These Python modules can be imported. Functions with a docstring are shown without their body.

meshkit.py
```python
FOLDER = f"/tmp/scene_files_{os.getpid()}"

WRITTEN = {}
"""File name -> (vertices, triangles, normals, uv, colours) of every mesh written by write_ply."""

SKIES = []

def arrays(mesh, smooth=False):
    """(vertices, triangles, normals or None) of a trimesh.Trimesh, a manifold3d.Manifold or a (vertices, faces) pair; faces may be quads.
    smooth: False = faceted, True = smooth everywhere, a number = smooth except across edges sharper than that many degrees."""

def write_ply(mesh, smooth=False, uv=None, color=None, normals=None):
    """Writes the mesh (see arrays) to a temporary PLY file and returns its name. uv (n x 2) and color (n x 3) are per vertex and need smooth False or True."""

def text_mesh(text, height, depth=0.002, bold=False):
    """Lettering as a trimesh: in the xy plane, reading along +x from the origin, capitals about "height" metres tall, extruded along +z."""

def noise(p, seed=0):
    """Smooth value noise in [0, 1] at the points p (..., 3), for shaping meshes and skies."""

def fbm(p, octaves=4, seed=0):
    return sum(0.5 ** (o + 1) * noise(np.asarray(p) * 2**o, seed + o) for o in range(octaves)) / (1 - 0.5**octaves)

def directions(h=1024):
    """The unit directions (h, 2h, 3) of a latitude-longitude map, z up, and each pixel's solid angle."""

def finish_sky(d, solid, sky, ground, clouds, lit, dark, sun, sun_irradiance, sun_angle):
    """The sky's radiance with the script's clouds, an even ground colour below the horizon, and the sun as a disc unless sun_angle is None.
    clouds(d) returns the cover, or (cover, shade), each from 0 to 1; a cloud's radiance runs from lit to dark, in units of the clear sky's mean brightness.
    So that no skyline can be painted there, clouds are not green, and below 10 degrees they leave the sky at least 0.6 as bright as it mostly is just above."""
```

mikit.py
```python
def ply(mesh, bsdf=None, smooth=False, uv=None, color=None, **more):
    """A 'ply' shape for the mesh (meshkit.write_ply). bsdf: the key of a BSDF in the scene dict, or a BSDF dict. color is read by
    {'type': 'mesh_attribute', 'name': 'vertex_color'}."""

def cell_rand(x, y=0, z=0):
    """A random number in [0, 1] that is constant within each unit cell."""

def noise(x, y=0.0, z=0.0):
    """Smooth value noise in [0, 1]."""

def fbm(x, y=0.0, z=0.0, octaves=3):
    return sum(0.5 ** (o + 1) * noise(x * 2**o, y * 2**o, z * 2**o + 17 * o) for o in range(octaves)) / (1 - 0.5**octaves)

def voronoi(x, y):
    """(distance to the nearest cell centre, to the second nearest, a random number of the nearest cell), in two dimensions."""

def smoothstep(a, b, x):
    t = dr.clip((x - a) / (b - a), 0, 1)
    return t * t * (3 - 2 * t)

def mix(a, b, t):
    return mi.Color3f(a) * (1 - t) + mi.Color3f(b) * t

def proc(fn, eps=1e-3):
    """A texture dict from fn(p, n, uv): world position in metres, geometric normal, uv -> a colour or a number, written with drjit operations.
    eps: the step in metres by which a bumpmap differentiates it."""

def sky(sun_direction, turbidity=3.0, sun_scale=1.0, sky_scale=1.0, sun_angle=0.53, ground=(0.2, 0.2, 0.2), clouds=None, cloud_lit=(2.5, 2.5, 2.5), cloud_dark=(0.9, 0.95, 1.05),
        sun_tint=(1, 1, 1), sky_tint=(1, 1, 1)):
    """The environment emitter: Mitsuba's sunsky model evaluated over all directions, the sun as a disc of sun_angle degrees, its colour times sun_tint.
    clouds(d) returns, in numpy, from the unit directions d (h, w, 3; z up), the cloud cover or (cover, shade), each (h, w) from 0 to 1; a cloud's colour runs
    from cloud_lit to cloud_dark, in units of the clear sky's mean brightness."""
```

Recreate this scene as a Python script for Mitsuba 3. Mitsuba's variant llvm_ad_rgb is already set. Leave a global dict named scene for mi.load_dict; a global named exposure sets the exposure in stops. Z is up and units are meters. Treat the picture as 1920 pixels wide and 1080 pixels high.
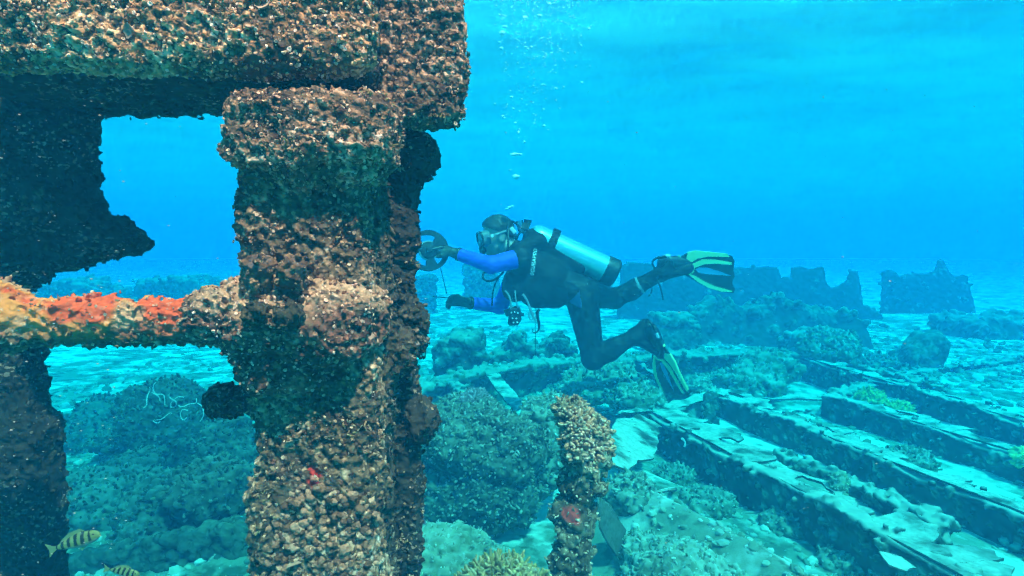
import math, numpy as np, trimesh, mitsuba as mi, mikit, meshkit, drjit as dr
from scipy.spatial import cKDTree
from scipy.interpolate import CubicSpline
from shapely.geometry import Polygon, Point
from shapely import affinity

T = mi.ScalarTransform4f
scene, labels = {}, {}
# ---------------------------------------------------------------- camera, water, light
FOC, PITCH = 1104.0, math.radians(-3.5)            # focal length in pixels of the 1920 wide photograph
exposure = 2.5
scene['water_medium'] = {'type': 'homogeneous', 'sigma_t': {'type': 'rgb', 'value': [0.80, 0.070, 0.057]},
                         'albedo': {'type': 'rgb', 'value': [0.0015, 0.395, 0.95]}}
scene['camera'] = {'type': 'perspective', 'fov': math.degrees(2 * math.atan(960 / FOC)), 'near_clip': 0.02, 'far_clip': 500.0,
                   'to_world': T().look_at(origin=[0, 0, 0], target=[0, math.cos(PITCH), math.sin(PITCH)], up=[0, 0, 1]),
                   'medium': {'type': 'ref', 'id': 'water_medium'}}
def added_clouds(d):
    z = np.maximum(d[..., 2], 0.06)                            # cloud layer added to brighten and streak the sea surface
    q = np.stack([d[..., 0] / z * 0.55 + d[..., 1] / z * 0.2, d[..., 1] / z * 0.9, 0 * z], -1)
    return np.clip(0.50 + 1.3 * (meshkit.fbm(q * [2.6, 4.5, 1] + 3, 5, 5) - 0.5), 0.05, 0.95)
scene['sky'] = mikit.sky([0.28, -0.52, 1.0], turbidity=3, sun_scale=1.3, sun_tint=(7.0, 1, 0.95), clouds=added_clouds)
scene['haze'] = {'type': 'cube', 'to_world': T().translate([0, 30, -0.95]).scale([62, 62, 2.85]), 'bsdf': {'type': 'null'},
                 'interior': {'type': 'ref', 'id': 'water_medium'}}
labels['haze'] = {'label': 'clear blue sea water fading everything into the distance', 'category': 'water', 'kind': 'stuff'}

# ---------------------------------------------------------------- helpers
CF, CU = np.array([0, math.cos(PITCH), math.sin(PITCH)]), np.array([0, -math.sin(PITCH), math.cos(PITCH)])

def at(px, py, Y):
    """the point at distance Y in front of the camera that a pixel of the photograph shows"""
    d = CF + (px - 960) / FOC * np.array([1.0, 0, 0]) + (540 - py) / FOC * CU
    return d * (Y / d[1])

def numbered(key):
    if key not in USED:
        USED[key] = 0
        return key
    USED[key] += 1
    return f'{key}_{USED[key]:03d}'
USED = {}

def thing(name, label, cat, group=None):
    k = numbered(name)
    labels[k] = {'label': label, 'category': cat}
    if group: labels[k]['group'] = group
    return k

def put(key, mesh, bsdf, smooth=False, color=None, label=None, kind=None, **kw):
    key = numbered(key)
    scene[key] = mikit.ply(mesh, bsdf, smooth=smooth, color=color, **kw)
    if label or kind:
        labels[key] = {}
        if label: labels[key]['label'] = label
        if kind: labels[key]['kind'] = kind
    return key

def simple(name, mesh, bsdf, label, cat, group=None, **kw):
    k = thing(name, label, cat, group)
    scene[k] = mikit.ply(mesh, bsdf, **kw)
    return k

def rng(s): return np.random.default_rng(s)
def fbm(p, f, o=3, s=0): return meshkit.fbm(np.asarray(p) * f + 31.7, o, s) - 0.5

def nets(F, lo, h):
    """surface nets of the grid F (negative inside)"""
    ins = F < 0
    c = sum(ins[a:F.shape[0] - 1 + a, b:F.shape[1] - 1 + b, d:F.shape[2] - 1 + d].astype(np.int8) for a in (0, 1) for b in (0, 1) for d in (0, 1))
    act = np.argwhere((c > 0) & (c < 8))
    idx = np.full(c.shape, -1, np.int64)
    idx[tuple(act.T)] = np.arange(len(act))
    corner = [(a, b, d) for a in (0, 1) for b in (0, 1) for d in (0, 1)]
    val = {k: F[act[:, 0] + k[0], act[:, 1] + k[1], act[:, 2] + k[2]].astype(float) for k in corner}
    s, n = np.zeros((len(act), 3)), np.zeros(len(act))
    for k in corner:
        for ax in range(3):
            if k[ax]: continue
            k2 = list(k); k2[ax] = 1; k2 = tuple(k2)
            a, b = val[k], val[k2]
            m = (a < 0) != (b < 0)
            t = np.where(m, a / np.where(m, a - b, 1), 0)
            p = np.array(k, float)[None] + t[:, None] * np.eye(3)[ax][None]
            s += p * m[:, None]; n += m
    v = lo + h * (act + s / n[:, None])
    faces = []
    for ax in range(3):
        sl0, sl1 = [slice(None)] * 3, [slice(None)] * 3
        sl0[ax], sl1[ax] = slice(0, -1), slice(1, None)
        e = np.argwhere(ins[tuple(sl0)] != ins[tuple(sl1)])
        o1, o2 = [(ax + 1) % 3, (ax + 2) % 3]
        e = e[(e[:, o1] > 0) & (e[:, o2] > 0) & (e[:, o1] < F.shape[o1] - 1) & (e[:, o2] < F.shape[o2] - 1)]
        q = []
        for d1, d2 in ((1, 1), (0, 1), (0, 0), (1, 0)):
            g = e.copy(); g[:, o1] -= d1; g[:, o2] -= d2
            q.append(idx[tuple(g.T)])
        q = np.stack(q, 1)
        flip = ~ins[tuple(e.T)]
        q[flip] = q[flip][:, ::-1]
        faces.append(q)
    f = np.vstack(faces)
    return v, np.vstack([f[:, [0, 1, 2]], f[:, [0, 2, 3]]])

def grid(lo, hi, h):
    lo, hi = np.asarray(lo, float), np.asarray(hi, float)
    n = np.ceil((hi - lo) / h).astype(int) + 1
    return np.stack(np.meshgrid(*[lo[k] + h * np.arange(n[k]) for k in range(3)], indexing='ij'), -1), lo

def length(a): return np.sqrt((a * a).sum(-1))
def smin(a, b, k):
    t = np.clip(0.5 + 0.5 * (b - a) / k, 0, 1)
    return b * (1 - t) + a * t - k * t * (1 - t)

def sbox(p, lo, hi, r=0.03):
    lo, hi = np.asarray(lo), np.asarray(hi)
    q = np.abs(p - (lo + hi) / 2) - ((hi - lo) / 2 - r)
    return length(np.maximum(q, 0)) + np.minimum(q.max(-1), 0) - r
def scap(p, a, b, ra, rb=None):
    rb = ra if rb is None else rb
    a, b = np.asarray(a, float), np.asarray(b, float)
    d = b - a
    t = np.clip(((p - a) @ d) / (d @ d), 0, 1)
    return length(p - a - t[..., None] * d) - (ra + (rb - ra) * t)
def sell(p, c, r):
    r = np.asarray(r, float)
    k = length((p - np.asarray(c)) / r)
    return (k - 1) * r.min()
def spoly(x, z, pts):
    pts = np.asarray(pts, float)
    d, inside = np.full(x.shape, 1e9), np.zeros(x.shape, bool)
    for (x0, z0), (x1, z1) in zip(pts, np.roll(pts, -1, 0)):
        ex, ez = x1 - x0, z1 - z0
        t = np.clip(((x - x0) * ex + (z - z0) * ez) / (ex * ex + ez * ez), 0, 1)
        d = np.minimum(d, np.hypot(x - x0 - t * ex, z - z0 - t * ez))
        inside ^= ((z0 > z) != (z1 > z)) & (x < ex * (z - z0) / np.where(ez == 0, 1e-12, ez) + x0)
    return np.where(inside, -d, d)
def sprism(p, pts, y0, y1):
    d2, dy = spoly(p[..., 0], p[..., 2], pts), np.abs(p[..., 1] - (y0 + y1) / 2) - (y1 - y0) / 2
    return np.minimum(np.maximum(d2, dy), 0) + np.hypot(np.maximum(d2, 0), np.maximum(dy, 0))

def crust(sdf, lo, hi, h, n=0, r=(0.006, 0.013), pal=None, base=(0.10, 0.07, 0.05), seed=0, amp=0.012, freq=9.0, amp2=0.03, freq2=2.3, tint=None, fine=0.0, drop=False, size=1.0):
    """a shape given by a distance function, roughened by growth: noise, and n small knobs sitting on its surface; returns (vertices, faces), colours"""
    P, lo = grid(lo, hi, h)
    F = sdf(P).astype(np.float32)
    lim = amp + amp2 + r[1] * 1.5 + 2 * h
    band = np.abs(F) < lim
    Q = P[band]
    def rough(q, f):
        f = f + 2 * amp * fbm(q, freq, 3, seed) + 2 * amp2 * fbm(q, freq2, 2, seed + 5)
        return f + fine * (np.abs(fbm(q, 30 / size, 2, seed + 6)) * 5 - 1 + 2.0 * fbm(q, 75 / size, 1, seed + 4)) if fine else f
    f = rough(Q, F[band])
    centres = None
    if n:
        g, at_ = rng(seed + 11), Q[np.abs(f) < 1.2 * h]
        c = at_[g.integers(0, len(at_), n)] + g.normal(0, h * 0.4, (n, 3))
        rad = g.uniform(r[0], r[1], n) * (0.75 + 0.9 * np.clip(fbm(c, 5.0 / size, 2, seed + 3) + 0.5, 0, 1))
        tree = cKDTree(c)
        near = np.abs(f) < r[1] * 2.2
        d, i = tree.query(Q[near], k=4, workers=-1)
        f[near] = np.minimum(f[near], (d - rad[i]).min(1))
        centres = (c, rad, tree)
    F[band] = f
    F = np.pad(F, 1, constant_values=1.0)
    v, fc = nets(F, lo - h, h)
    if drop:                                                     # the side that faces the open sea is left away
        fn = np.cross(v[fc[:, 1]] - v[fc[:, 0]], v[fc[:, 2]] - v[fc[:, 0]])
        fc = fc[fn[:, 1] < 0.7 * length(fn)]
    col = np.tile(np.asarray(base, float), (len(v), 1)) * (0.6 + 0.9 * (fbm(v, 14 / size, 2, seed + 7) + 0.5))[:, None]
    if n:
        c, rad, tree = centres
        d, i = tree.query(v, workers=-1)
        g = rng(seed + 12)
        pal = np.asarray(pal, float); pal = pal[np.argsort(pal.sum(1))]
        x = np.clip(0.37 + 0.9 * fbm(v, 3.0 / size, 2, seed + 9) + 1.0 * fbm(v, 10.0 / size, 2, seed + 10) + 1.1 * fbm(v, 55.0 / size, 2, seed + 8) + g.normal(0, 0.10, n)[i], 0, 0.999) * (len(pal) - 1)
        lo_ = x.astype(int); w = (x - lo_)[:, None]
        pc = (pal[lo_] * (1 - w) + pal[lo_ + 1] * w) * g.uniform(0.85, 1.15, (n, 1))[i]
        w = np.clip((rad[i] * 1.6 - d) / (0.5 * rad[i]), 0, 1)[:, None]
        col = col * (1 - w) + pc * w
    if tint is not None: col = tint(v, col)
    return (v, fc), np.clip(col, 0.004, 0.95)

def normals(v, f):
    n = np.zeros_like(v)
    fn = np.cross(v[f[:, 1]] - v[f[:, 0]], v[f[:, 2]] - v[f[:, 0]])
    for k in range(3): np.add.at(n, f[:, k], fn)
    return n / np.maximum(length(n), 1e-12)[:, None]

def sample(mesh, n, seed, keep=None):
    v, f = mesh
    fn = np.cross(v[f[:, 1]] - v[f[:, 0]], v[f[:, 2]] - v[f[:, 0]])
    a = length(fn); nn = fn / np.maximum(a, 1e-12)[:, None]
    w = a.copy()
    if keep is not None: w = w * keep(v[f].mean(1), nn)
    g = rng(seed)
    i = g.choice(len(f), n, p=w / w.sum())
    b = g.dirichlet((1, 1, 1), n)
    return (v[f[i]] * b[..., None]).sum(1), nn[i]

def frames(nrm, g, tilt=0.3):
    n = nrm + g.normal(0, tilt, nrm.shape); n /= length(n)[:, None]
    a = np.cross(n, g.normal(size=n.shape)); a /= length(a)[:, None]
    return np.stack([a, np.cross(n, a), n], -1)          # columns: side, side, outward

def scatter(templates, pts, R, scale, pal, seed):
    """many small pieces joined into one mesh; returns mesh, colours"""
    g = rng(seed); pal = np.asarray(pal, float)
    V, Fc, C, at_ = [], [], [], 0
    kind = g.integers(0, len(templates), len(pts))
    for k, (tv, tf) in enumerate(templates):
        m = kind == k
        if not m.any(): continue
        s = scale[m] if scale.ndim == 2 else scale[m][:, None]
        v = np.einsum('nij,nkj->nki', R[m], tv[None] * s[:, None, :]) + pts[m][:, None]
        V.append(v.reshape(-1, 3))
        Fc.append((tf[None] + (np.arange(m.sum()) * len(tv))[:, None, None]).reshape(-1, 3) + at_)
        c = pal[g.integers(0, len(pal), m.sum())] * g.uniform(0.75, 1.25, (m.sum(), 1))
        C.append(np.repeat(c, len(tv), 0))
        at_ += m.sum() * len(tv)
    return (np.vstack(V), np.vstack(Fc)), np.clip(np.vstack(C), 0, 0.95)

def lathe(profile, seg=12, wob=0.0, seed=0):
    """revolve (radius, height) about z"""
    g = rng(seed); a = np.arange(seg) * 2 * np.pi / seg
    w = 1 + wob * g.normal(size=seg)
    v = np.array([[r * w[j] * math.cos(t), r * w[j] * math.sin(t), z] for r, z in profile for j, t in enumerate(a)])
    f = []
    for i in range(len(profile) - 1):
        for j in range(seg):
            p, q = i * seg + j, i * seg + (j + 1) % seg
            f += [[p, q, q + seg], [p, q + seg, p + seg]]
    return v, np.array(f)

def tube(pts, r, seg=8, n=None):
    """a round tube through points; r a number or one per point"""
    pts = np.asarray(pts, float)
    n = n or max(2, 6 * (len(pts) - 1))
    t = np.r_[0, np.cumsum(length(np.diff(pts, axis=0)))]
    u = np.linspace(0, t[-1], n + 1)
    c = CubicSpline(t, pts)(u) if len(pts) > 2 else pts[0] + (pts[-1] - pts[0]) * (u / t[-1])[:, None]
    rr = np.interp(u, t, np.broadcast_to(r, len(pts)))
    d = np.gradient(c, axis=0); d /= length(d)[:, None]
    a = np.cross(d, [0.31, 0.52, 0.79]); a /= length(a)[:, None]
    b = np.cross(d, a)
    th = np.arange(seg) * 2 * np.pi / seg
    v = c[:, None] + rr[:, None, None] * (np.cos(th)[None, :, None] * a[:, None] + np.sin(th)[None, :, None] * b[:, None])
    v = np.vstack([v.reshape(-1, 3), c[0], c[-1]])
    f = []
    for i in range(n):
        for j in range(seg):
            p, q = i * seg + j, i * seg + (j + 1) % seg
            f += [[p, q, q + seg], [p, q + seg, p + seg]]
    e = n * seg
    for j in range(seg):
        f += [[(n + 1) * seg, (j + 1) % seg, j], [(n + 1) * seg + 1, e + j, e + (j + 1) % seg]]
    return v, np.array(f)

def join(*ms):
    V, Fc, a = [], [], 0
    for v, f in ms:
        V.append(np.asarray(v)); Fc.append(np.asarray(f) + a); a += len(v)
    return np.vstack(V), np.vstack(Fc)
def tm(m): return np.array(m.vertices), np.array(m.faces)
def basis(x, y, z, o):
    M = np.eye(4); M[:3, 0], M[:3, 1], M[:3, 2], M[:3, 3] = x, y, z, o
    return M
def move(m, M): return np.asarray(m[0]) @ M[:3, :3].T + M[:3, 3], m[1]
def unit(v): v = np.asarray(v, float); return v / np.linalg.norm(v)

def rbox(size, r=0.006):
    """a box with chamfered edges about the origin"""
    s = np.asarray(size) / 2
    pts = np.array([[sx * (s[0] - (k != 0) * r), sy * (s[1] - (k != 1) * r), sz * (s[2] - (k != 2) * r)] for sx in (-1, 1) for sy in (-1, 1) for sz in (-1, 1) for k in range(3)])
    return tm(trimesh.convex.convex_hull(pts))

# ---------------------------------------------------------------- materials
def princ(color, rough=0.8, **kw): return {'type': 'twosided', 'bsdf': {'type': 'principled', 'base_color': color, 'roughness': rough, **kw}}
def rgb(*c): return {'type': 'rgb', 'value': list(c)}
VC = {'type': 'mesh_attribute', 'name': 'vertex_color'}
scene['growth'] = princ(VC, 0.85, specular=0.3)
def grain(p, n, uv): return mikit.fbm(p.x * 210, p.y * 210, p.z * 210, 3)
scene['fine_growth'] = {'type': 'bumpmap', 'arbitrary': mikit.proc(grain, eps=8e-4), 'scale': 0.006,
    'bsdf': {'type': 'blendbsdf', 'weight': mikit.proc(lambda p, n, uv: 0.55 * mikit.smoothstep(0.60, 0.72, mikit.fbm(p.x * 150 + 7, p.y * 150, p.z * 150, 2)) * mikit.smoothstep(0.40, 0.62, mikit.fbm(p.x * 9, p.y * 9, p.z * 9, 2))),
             'a': princ(VC, 0.85, specular=0.3), 'b': princ(rgb(0.60, 0.30, 0.20), 0.85, specular=0.3)}}
scene['shell_growth'] = princ(mikit.proc(lambda p, n, uv: mikit.mix((0.16, 0.08, 0.05), (0.50, 0.30, 0.21), mikit.fbm(p.x * 90, p.y * 90, p.z * 90, 3))), 0.8)
scene['satin_growth'] = princ(VC, 0.55, specular=0.5)

def sand_fn(p, n, uv):
    a = mikit.fbm(p.x * 2.3, p.y * 2.3, 0.0, 3)
    b = mikit.fbm(p.x * 45, p.y * 45, p.z * 45, 2)
    g = mikit.noise(p.x * 260, p.y * 260, p.z * 260)
    c = mikit.mix((0.60, 0.56, 0.47), (0.74, 0.71, 0.62), mikit.smoothstep(0.35, 0.65, a))
    turf_and_shade = 0.09 * mikit.smoothstep(0.6, -0.8, p.x + 0.12 * (p.y - 3)) * mikit.smoothstep(7.5, 5.0, p.y)      # shade around the frame, put into the ground colour as a turf tone
    turf_and_shade = turf_and_shade + 0.10 * mikit.smoothstep(1.9, 1.2, p.x - 0.25 * (4.5 - p.y))
    turf_and_shade = turf_and_shade + 0.11 * mikit.smoothstep(5.4, 6.6, p.y) * mikit.smoothstep(18, 10, p.y) * mikit.smoothstep(0.8, 2.4, p.x)
    c = mikit.mix(c, (0.20, 0.20, 0.13), mikit.smoothstep(0.50, 0.70, mikit.fbm(p.x * 5 + 9, p.y * 5, 3.0, 4) + turf_and_shade) * 0.85)
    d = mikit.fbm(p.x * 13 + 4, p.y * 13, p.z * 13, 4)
    return c * (0.78 + 0.26 * b + 0.16 * g) * mikit.mix((1, 1, 1), (0.35, 0.36, 0.33), mikit.smoothstep(0.48, 0.66, d) * dr.minimum(0.25 + 4.0 * turf_and_shade, 0.95))
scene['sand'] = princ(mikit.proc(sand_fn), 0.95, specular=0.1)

def plate_fn(p, n, uv):
    a = mikit.fbm(p.x * 7, p.y * 7, p.z * 7, 4)
    b = mikit.fbm(p.x * 60, p.y * 60, p.z * 60, 2)
    up = mikit.smoothstep(0.25, 0.8, n.z)                         # silt lies on what faces up
    c = mikit.mix((0.075, 0.06, 0.05), (0.17, 0.14, 0.10), a)
    c = mikit.mix(c, (0.52, 0.50, 0.41), up * mikit.smoothstep(0.28, 0.55, a))
    return c * (0.7 + 0.6 * b)
scene['silted_iron'] = princ(mikit.proc(plate_fn), 0.9, specular=0.2)

# ---------------------------------------------------------------- setting: sea surface and sea bed
def stretch(a, b, step, lo, hi, q=1.12):
    m = list(np.arange(a, b, step)); s = step
    while m[-1] < hi: s *= q; m.append(m[-1] + s)
    s = step
    while m[0] > lo: s *= q; m.insert(0, m[0] - s)
    return np.clip(np.array(m), lo, hi)

def sheet(x, y, fz):
    X, Y = np.meshgrid(x, y, indexing='ij')
    v = np.stack([X, Y, fz(X, Y)], -1).reshape(-1, 3)
    i = np.arange(X.size).reshape(X.shape)
    return v, np.stack([i[:-1, :-1], i[1:, :-1], i[1:, 1:], i[:-1, 1:]], -1).reshape(-1, 4)

def waves(X, Y):
    p = np.stack([X * 0.55, Y * 1.0, 0 * X], -1)
    q = np.stack([X * 0.8 + Y * 0.35, Y * 1.3 - X * 0.3, 0 * X + 4], -1)
    return 1.72 + 0.20 * fbm(p, 0.8, 3, 2) + 0.36 * fbm(q, 1.9, 3, 6) + 0.09 * fbm(q, 5.0, 2, 8)
scene['sea_surface_water'] = {'type': 'thindielectric', 'int_ior': 1.333}
put('water_surface', sheet(stretch(-5, 8, 0.08, -61, 61), stretch(2.5, 13, 0.07, -29, 89), waves), 'sea_surface_water', smooth=True,
    label='rippled sea surface seen from below', kind='structure')

RIBS = [((1.09, 4.55), (1.93, 1.5)), ((1.77, 5.25), (2.78, 1.5)), ((2.72, 5.05), (3.72, 1.6)), ((3.45, 6.9), (3.98, 2.4))]
def rib_x(i, y):
    (xa, ya), (xb, yb) = RIBS[i]
    return xa + (y - ya) / (yb - ya) * (xb - xa)
def sstep(a, b, x):
    t = np.clip((x - a) / (b - a), 0, 1); return t * t * (3 - 2 * t)
def ridge(x, y, a, b, w):
    p = np.stack([x, y], -1); a, b = np.array(a), np.array(b)
    t = np.clip(((p - a) @ (b - a)) / ((b - a) @ (b - a)), 0, 1)
    return np.exp(-((p - a - t[..., None] * (b - a)) ** 2).sum(-1) / w ** 2)

def ground(x, y, fine=True):
    x, y = np.asarray(x, float), np.asarray(y, float)
    P = np.stack([x, y, 0 * x], -1)
    z = -1.52 + 0.16 * fbm(P, 0.55, 2, 3)
    r = [rib_x(i, y) for i in range(4)]
    inr = sstep(1.0, 1.6, y) * (1 - sstep(4.9, 5.6, y))
    bed = z.copy()
    for i in range(4):
        right = r[i + 1] if i < 3 else r[i] + 0.8
        u = (x - r[i] - 0.022) / (right - r[i])
        bed = np.where((u >= 0) & (u <= 1), -1.320 - 0.11 * sstep(0.1, 1.0, u) - 0.08 * (1 - sstep(0.0, 0.05, u)) + 0.11 * fbm(P, 1.6, 3, 9), bed)
    left = (x < r[0] + 0.022)
    bed = np.where(left, -1.47 + 0.14 * fbm(P, 1.4, 3, 19) - 0.03 * np.exp(-((x - r[0]) / 0.15) ** 2), bed)
    bed = np.where(x > r[3] + 0.8, z, bed)
    w = np.where(left, inr, inr)
    z = z * (1 - w) + bed * w
    z = z + 0.27 * ridge(x, y, (0.62, 3.0), (1.18, 1.9), 0.22) + 0.10 * ridge(x, y, (0.9, 3.4), (0.7, 3.8), 0.2)
    z = z + 0.08 * ridge(x, y, (-2.2, 4.0), (-0.9, 5.2), 0.5) + 0.12 * ridge(x, y, (-1.3, 3.0), (-0.8, 3.4), 0.3)
    z = z + 0.15 * sstep(5.5, 7.5, y) * (fbm(P, 1.3, 3, 21)) + 0.35 * sstep(12, 40, y)
    if fine:
        rough = np.clip(fbm(P, 0.9, 2, 40) * 3 + 0.55, 0.12, 1) * np.where(x > r[0], 0.45, 1.0)
        z = z + rough * (0.05 * fbm(P, 5.0, 3, 12) + 0.035 * np.abs(fbm(P, 13.0, 2, 14)) + 0.016 * fbm(P, 34.0, 2, 15))
    return z
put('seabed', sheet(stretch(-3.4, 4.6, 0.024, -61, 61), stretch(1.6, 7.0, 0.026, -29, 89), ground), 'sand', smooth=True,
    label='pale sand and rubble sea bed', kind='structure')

def on_bed(px, py, lift=0.004):
    Y = np.linspace(1.8, 8, 600); q = np.array([at(px, py, y) for y in Y]); k = np.argmax(q[:, 2] < ground(q[:, 0], q[:, 1]))
    return q[k] + [0, 0, lift]

# ---------------------------------------------------------------- the overgrown iron frame in front
def pbox(x0, x1, y0, y1, Y0, Y1):
    a, b = at(x0, y1, Y0), at(x1, y0, Y0)
    return np.array([a[0], Y0, a[2]]), np.array([b[0], Y1, b[2]])
def around(lo, hi, m=0.07): return np.asarray(lo) - m, np.asarray(hi) + m
def poly(pts, Y): return [(at(x, y, Y)[0], at(x, y, Y)[2]) for x, y in pts]

K = 0.62                                                       # size of the frame against a 0.34 m wide post at 1.5 m
def fat(px, py, Y): return at(px, py, Y * K)
def fbox(x0, x1, y0, y1, Y0, Y1): return pbox(x0, x1, y0, y1, Y0 * K, Y1 * K)
def fround(lo, hi, m=0.07): return around(lo, hi, m * K)
def fsbox(p, lo, hi, r): return sbox(p, lo, hi, r * K)
def fsell(p, c, r): return sell(p, c, np.asarray(r) * K)
def fscap(p, a, b, ra, rb=None): return scap(p, a, b, ra * K, None if rb is None else rb * K)
def fsmin(a, b, k): return smin(a, b, k * K)
def fnoise(v, f, o, s): return fbm(v, f / K, o, s)

WARM = [(0.025, 0.011, 0.008), (0.07, 0.027, 0.016), (0.19, 0.08, 0.042), (0.38, 0.18, 0.10), (0.60, 0.32, 0.21), (0.76, 0.48, 0.36), (0.12, 0.07, 0.04)]
GOLD = [(0.03, 0.012, 0.007), (0.10, 0.038, 0.016), (0.27, 0.11, 0.045), (0.54, 0.24, 0.11), (0.76, 0.40, 0.21), (0.86, 0.54, 0.36), (0.14, 0.07, 0.03)]
PINK = [(0.05, 0.018, 0.013), (0.16, 0.055, 0.035), (0.42, 0.18, 0.11), (0.72, 0.38, 0.28), (0.80, 0.50, 0.40), (0.24, 0.07, 0.045)]
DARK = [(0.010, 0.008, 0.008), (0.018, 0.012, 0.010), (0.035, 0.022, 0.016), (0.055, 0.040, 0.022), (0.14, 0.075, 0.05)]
CUPS = []
for s in range(5):
    g = rng(70 + s)
    v, f = lathe([(0.5, -0.4), (1.0, 0.5), (0.75, 0.75), (0.1, 0.3)], 6, 0.16, 70 + s)
    v = v + g.normal(0, 0.05, v.shape)
    CUPS.append((v, f))

FINGER = []
for s in range(4):
    g = rng(90 + s)
    v, f = lathe([(0.44, -0.3), (0.5, 1.0), (0.36, 1.45), (0.04, 1.6)], 6, 0.12, 90 + s)
    FINGER.append((v + np.stack([0.2 * g.normal() * v[:, 2] ** 2 * 0.3, 0.2 * g.normal() * v[:, 2] ** 2 * 0.3, 0 * v[:, 2]], 1), f))
frame = thing('wreck_gantry', 'massive iron frame overgrown with brown and pink crust filling the left side', 'wreck frame')
H = 0.0066
def frame_part(name, sdf, lo, hi, n, pal, seed, cups=0, base=(0.07, 0.045, 0.03), tint=None, h=H, cup_r=(0.0022, 0.0062), cup_pal=None, label=None, **kw):
    kw = {'amp': 0.012, 'amp2': 0.03, **kw}
    m, c = crust(sdf, lo, hi, h * K, n, (0.002 * K, 0.0070 * K), pal, base, seed, kw['amp'] * K, 9 / K, kw['amp2'] * K, 2.3 / K, tint, 0.008 * K, True, K)
    key = put(f'{frame}__{name}', m, 'fine_growth', smooth=True, color=c, label=label)
    if cups:
        p, nn = sample(m, cups, seed + 50, keep=lambda q, k: (k[:, 1] < 0.35) * 1.0 * (0.15 + np.clip(fbm(q, 6.0 / K, 2, seed) + 0.45, 0, 1) ** 2))
        g = rng(seed + 51)
        s = K * g.uniform(cup_r[0], cup_r[1], len(p)) * g.uniform(0.7, 1.15, len(p))
        cm, cc = scatter(CUPS, p, frames(nn, g, 0.35), s, cup_pal or pal[2:5], seed + 52)
        put(f'{key}__cup_growth', cm, 'growth', smooth=True, color=cc, label='crowd of small cup-shaped growths', kind='stuff')
    return key

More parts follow.
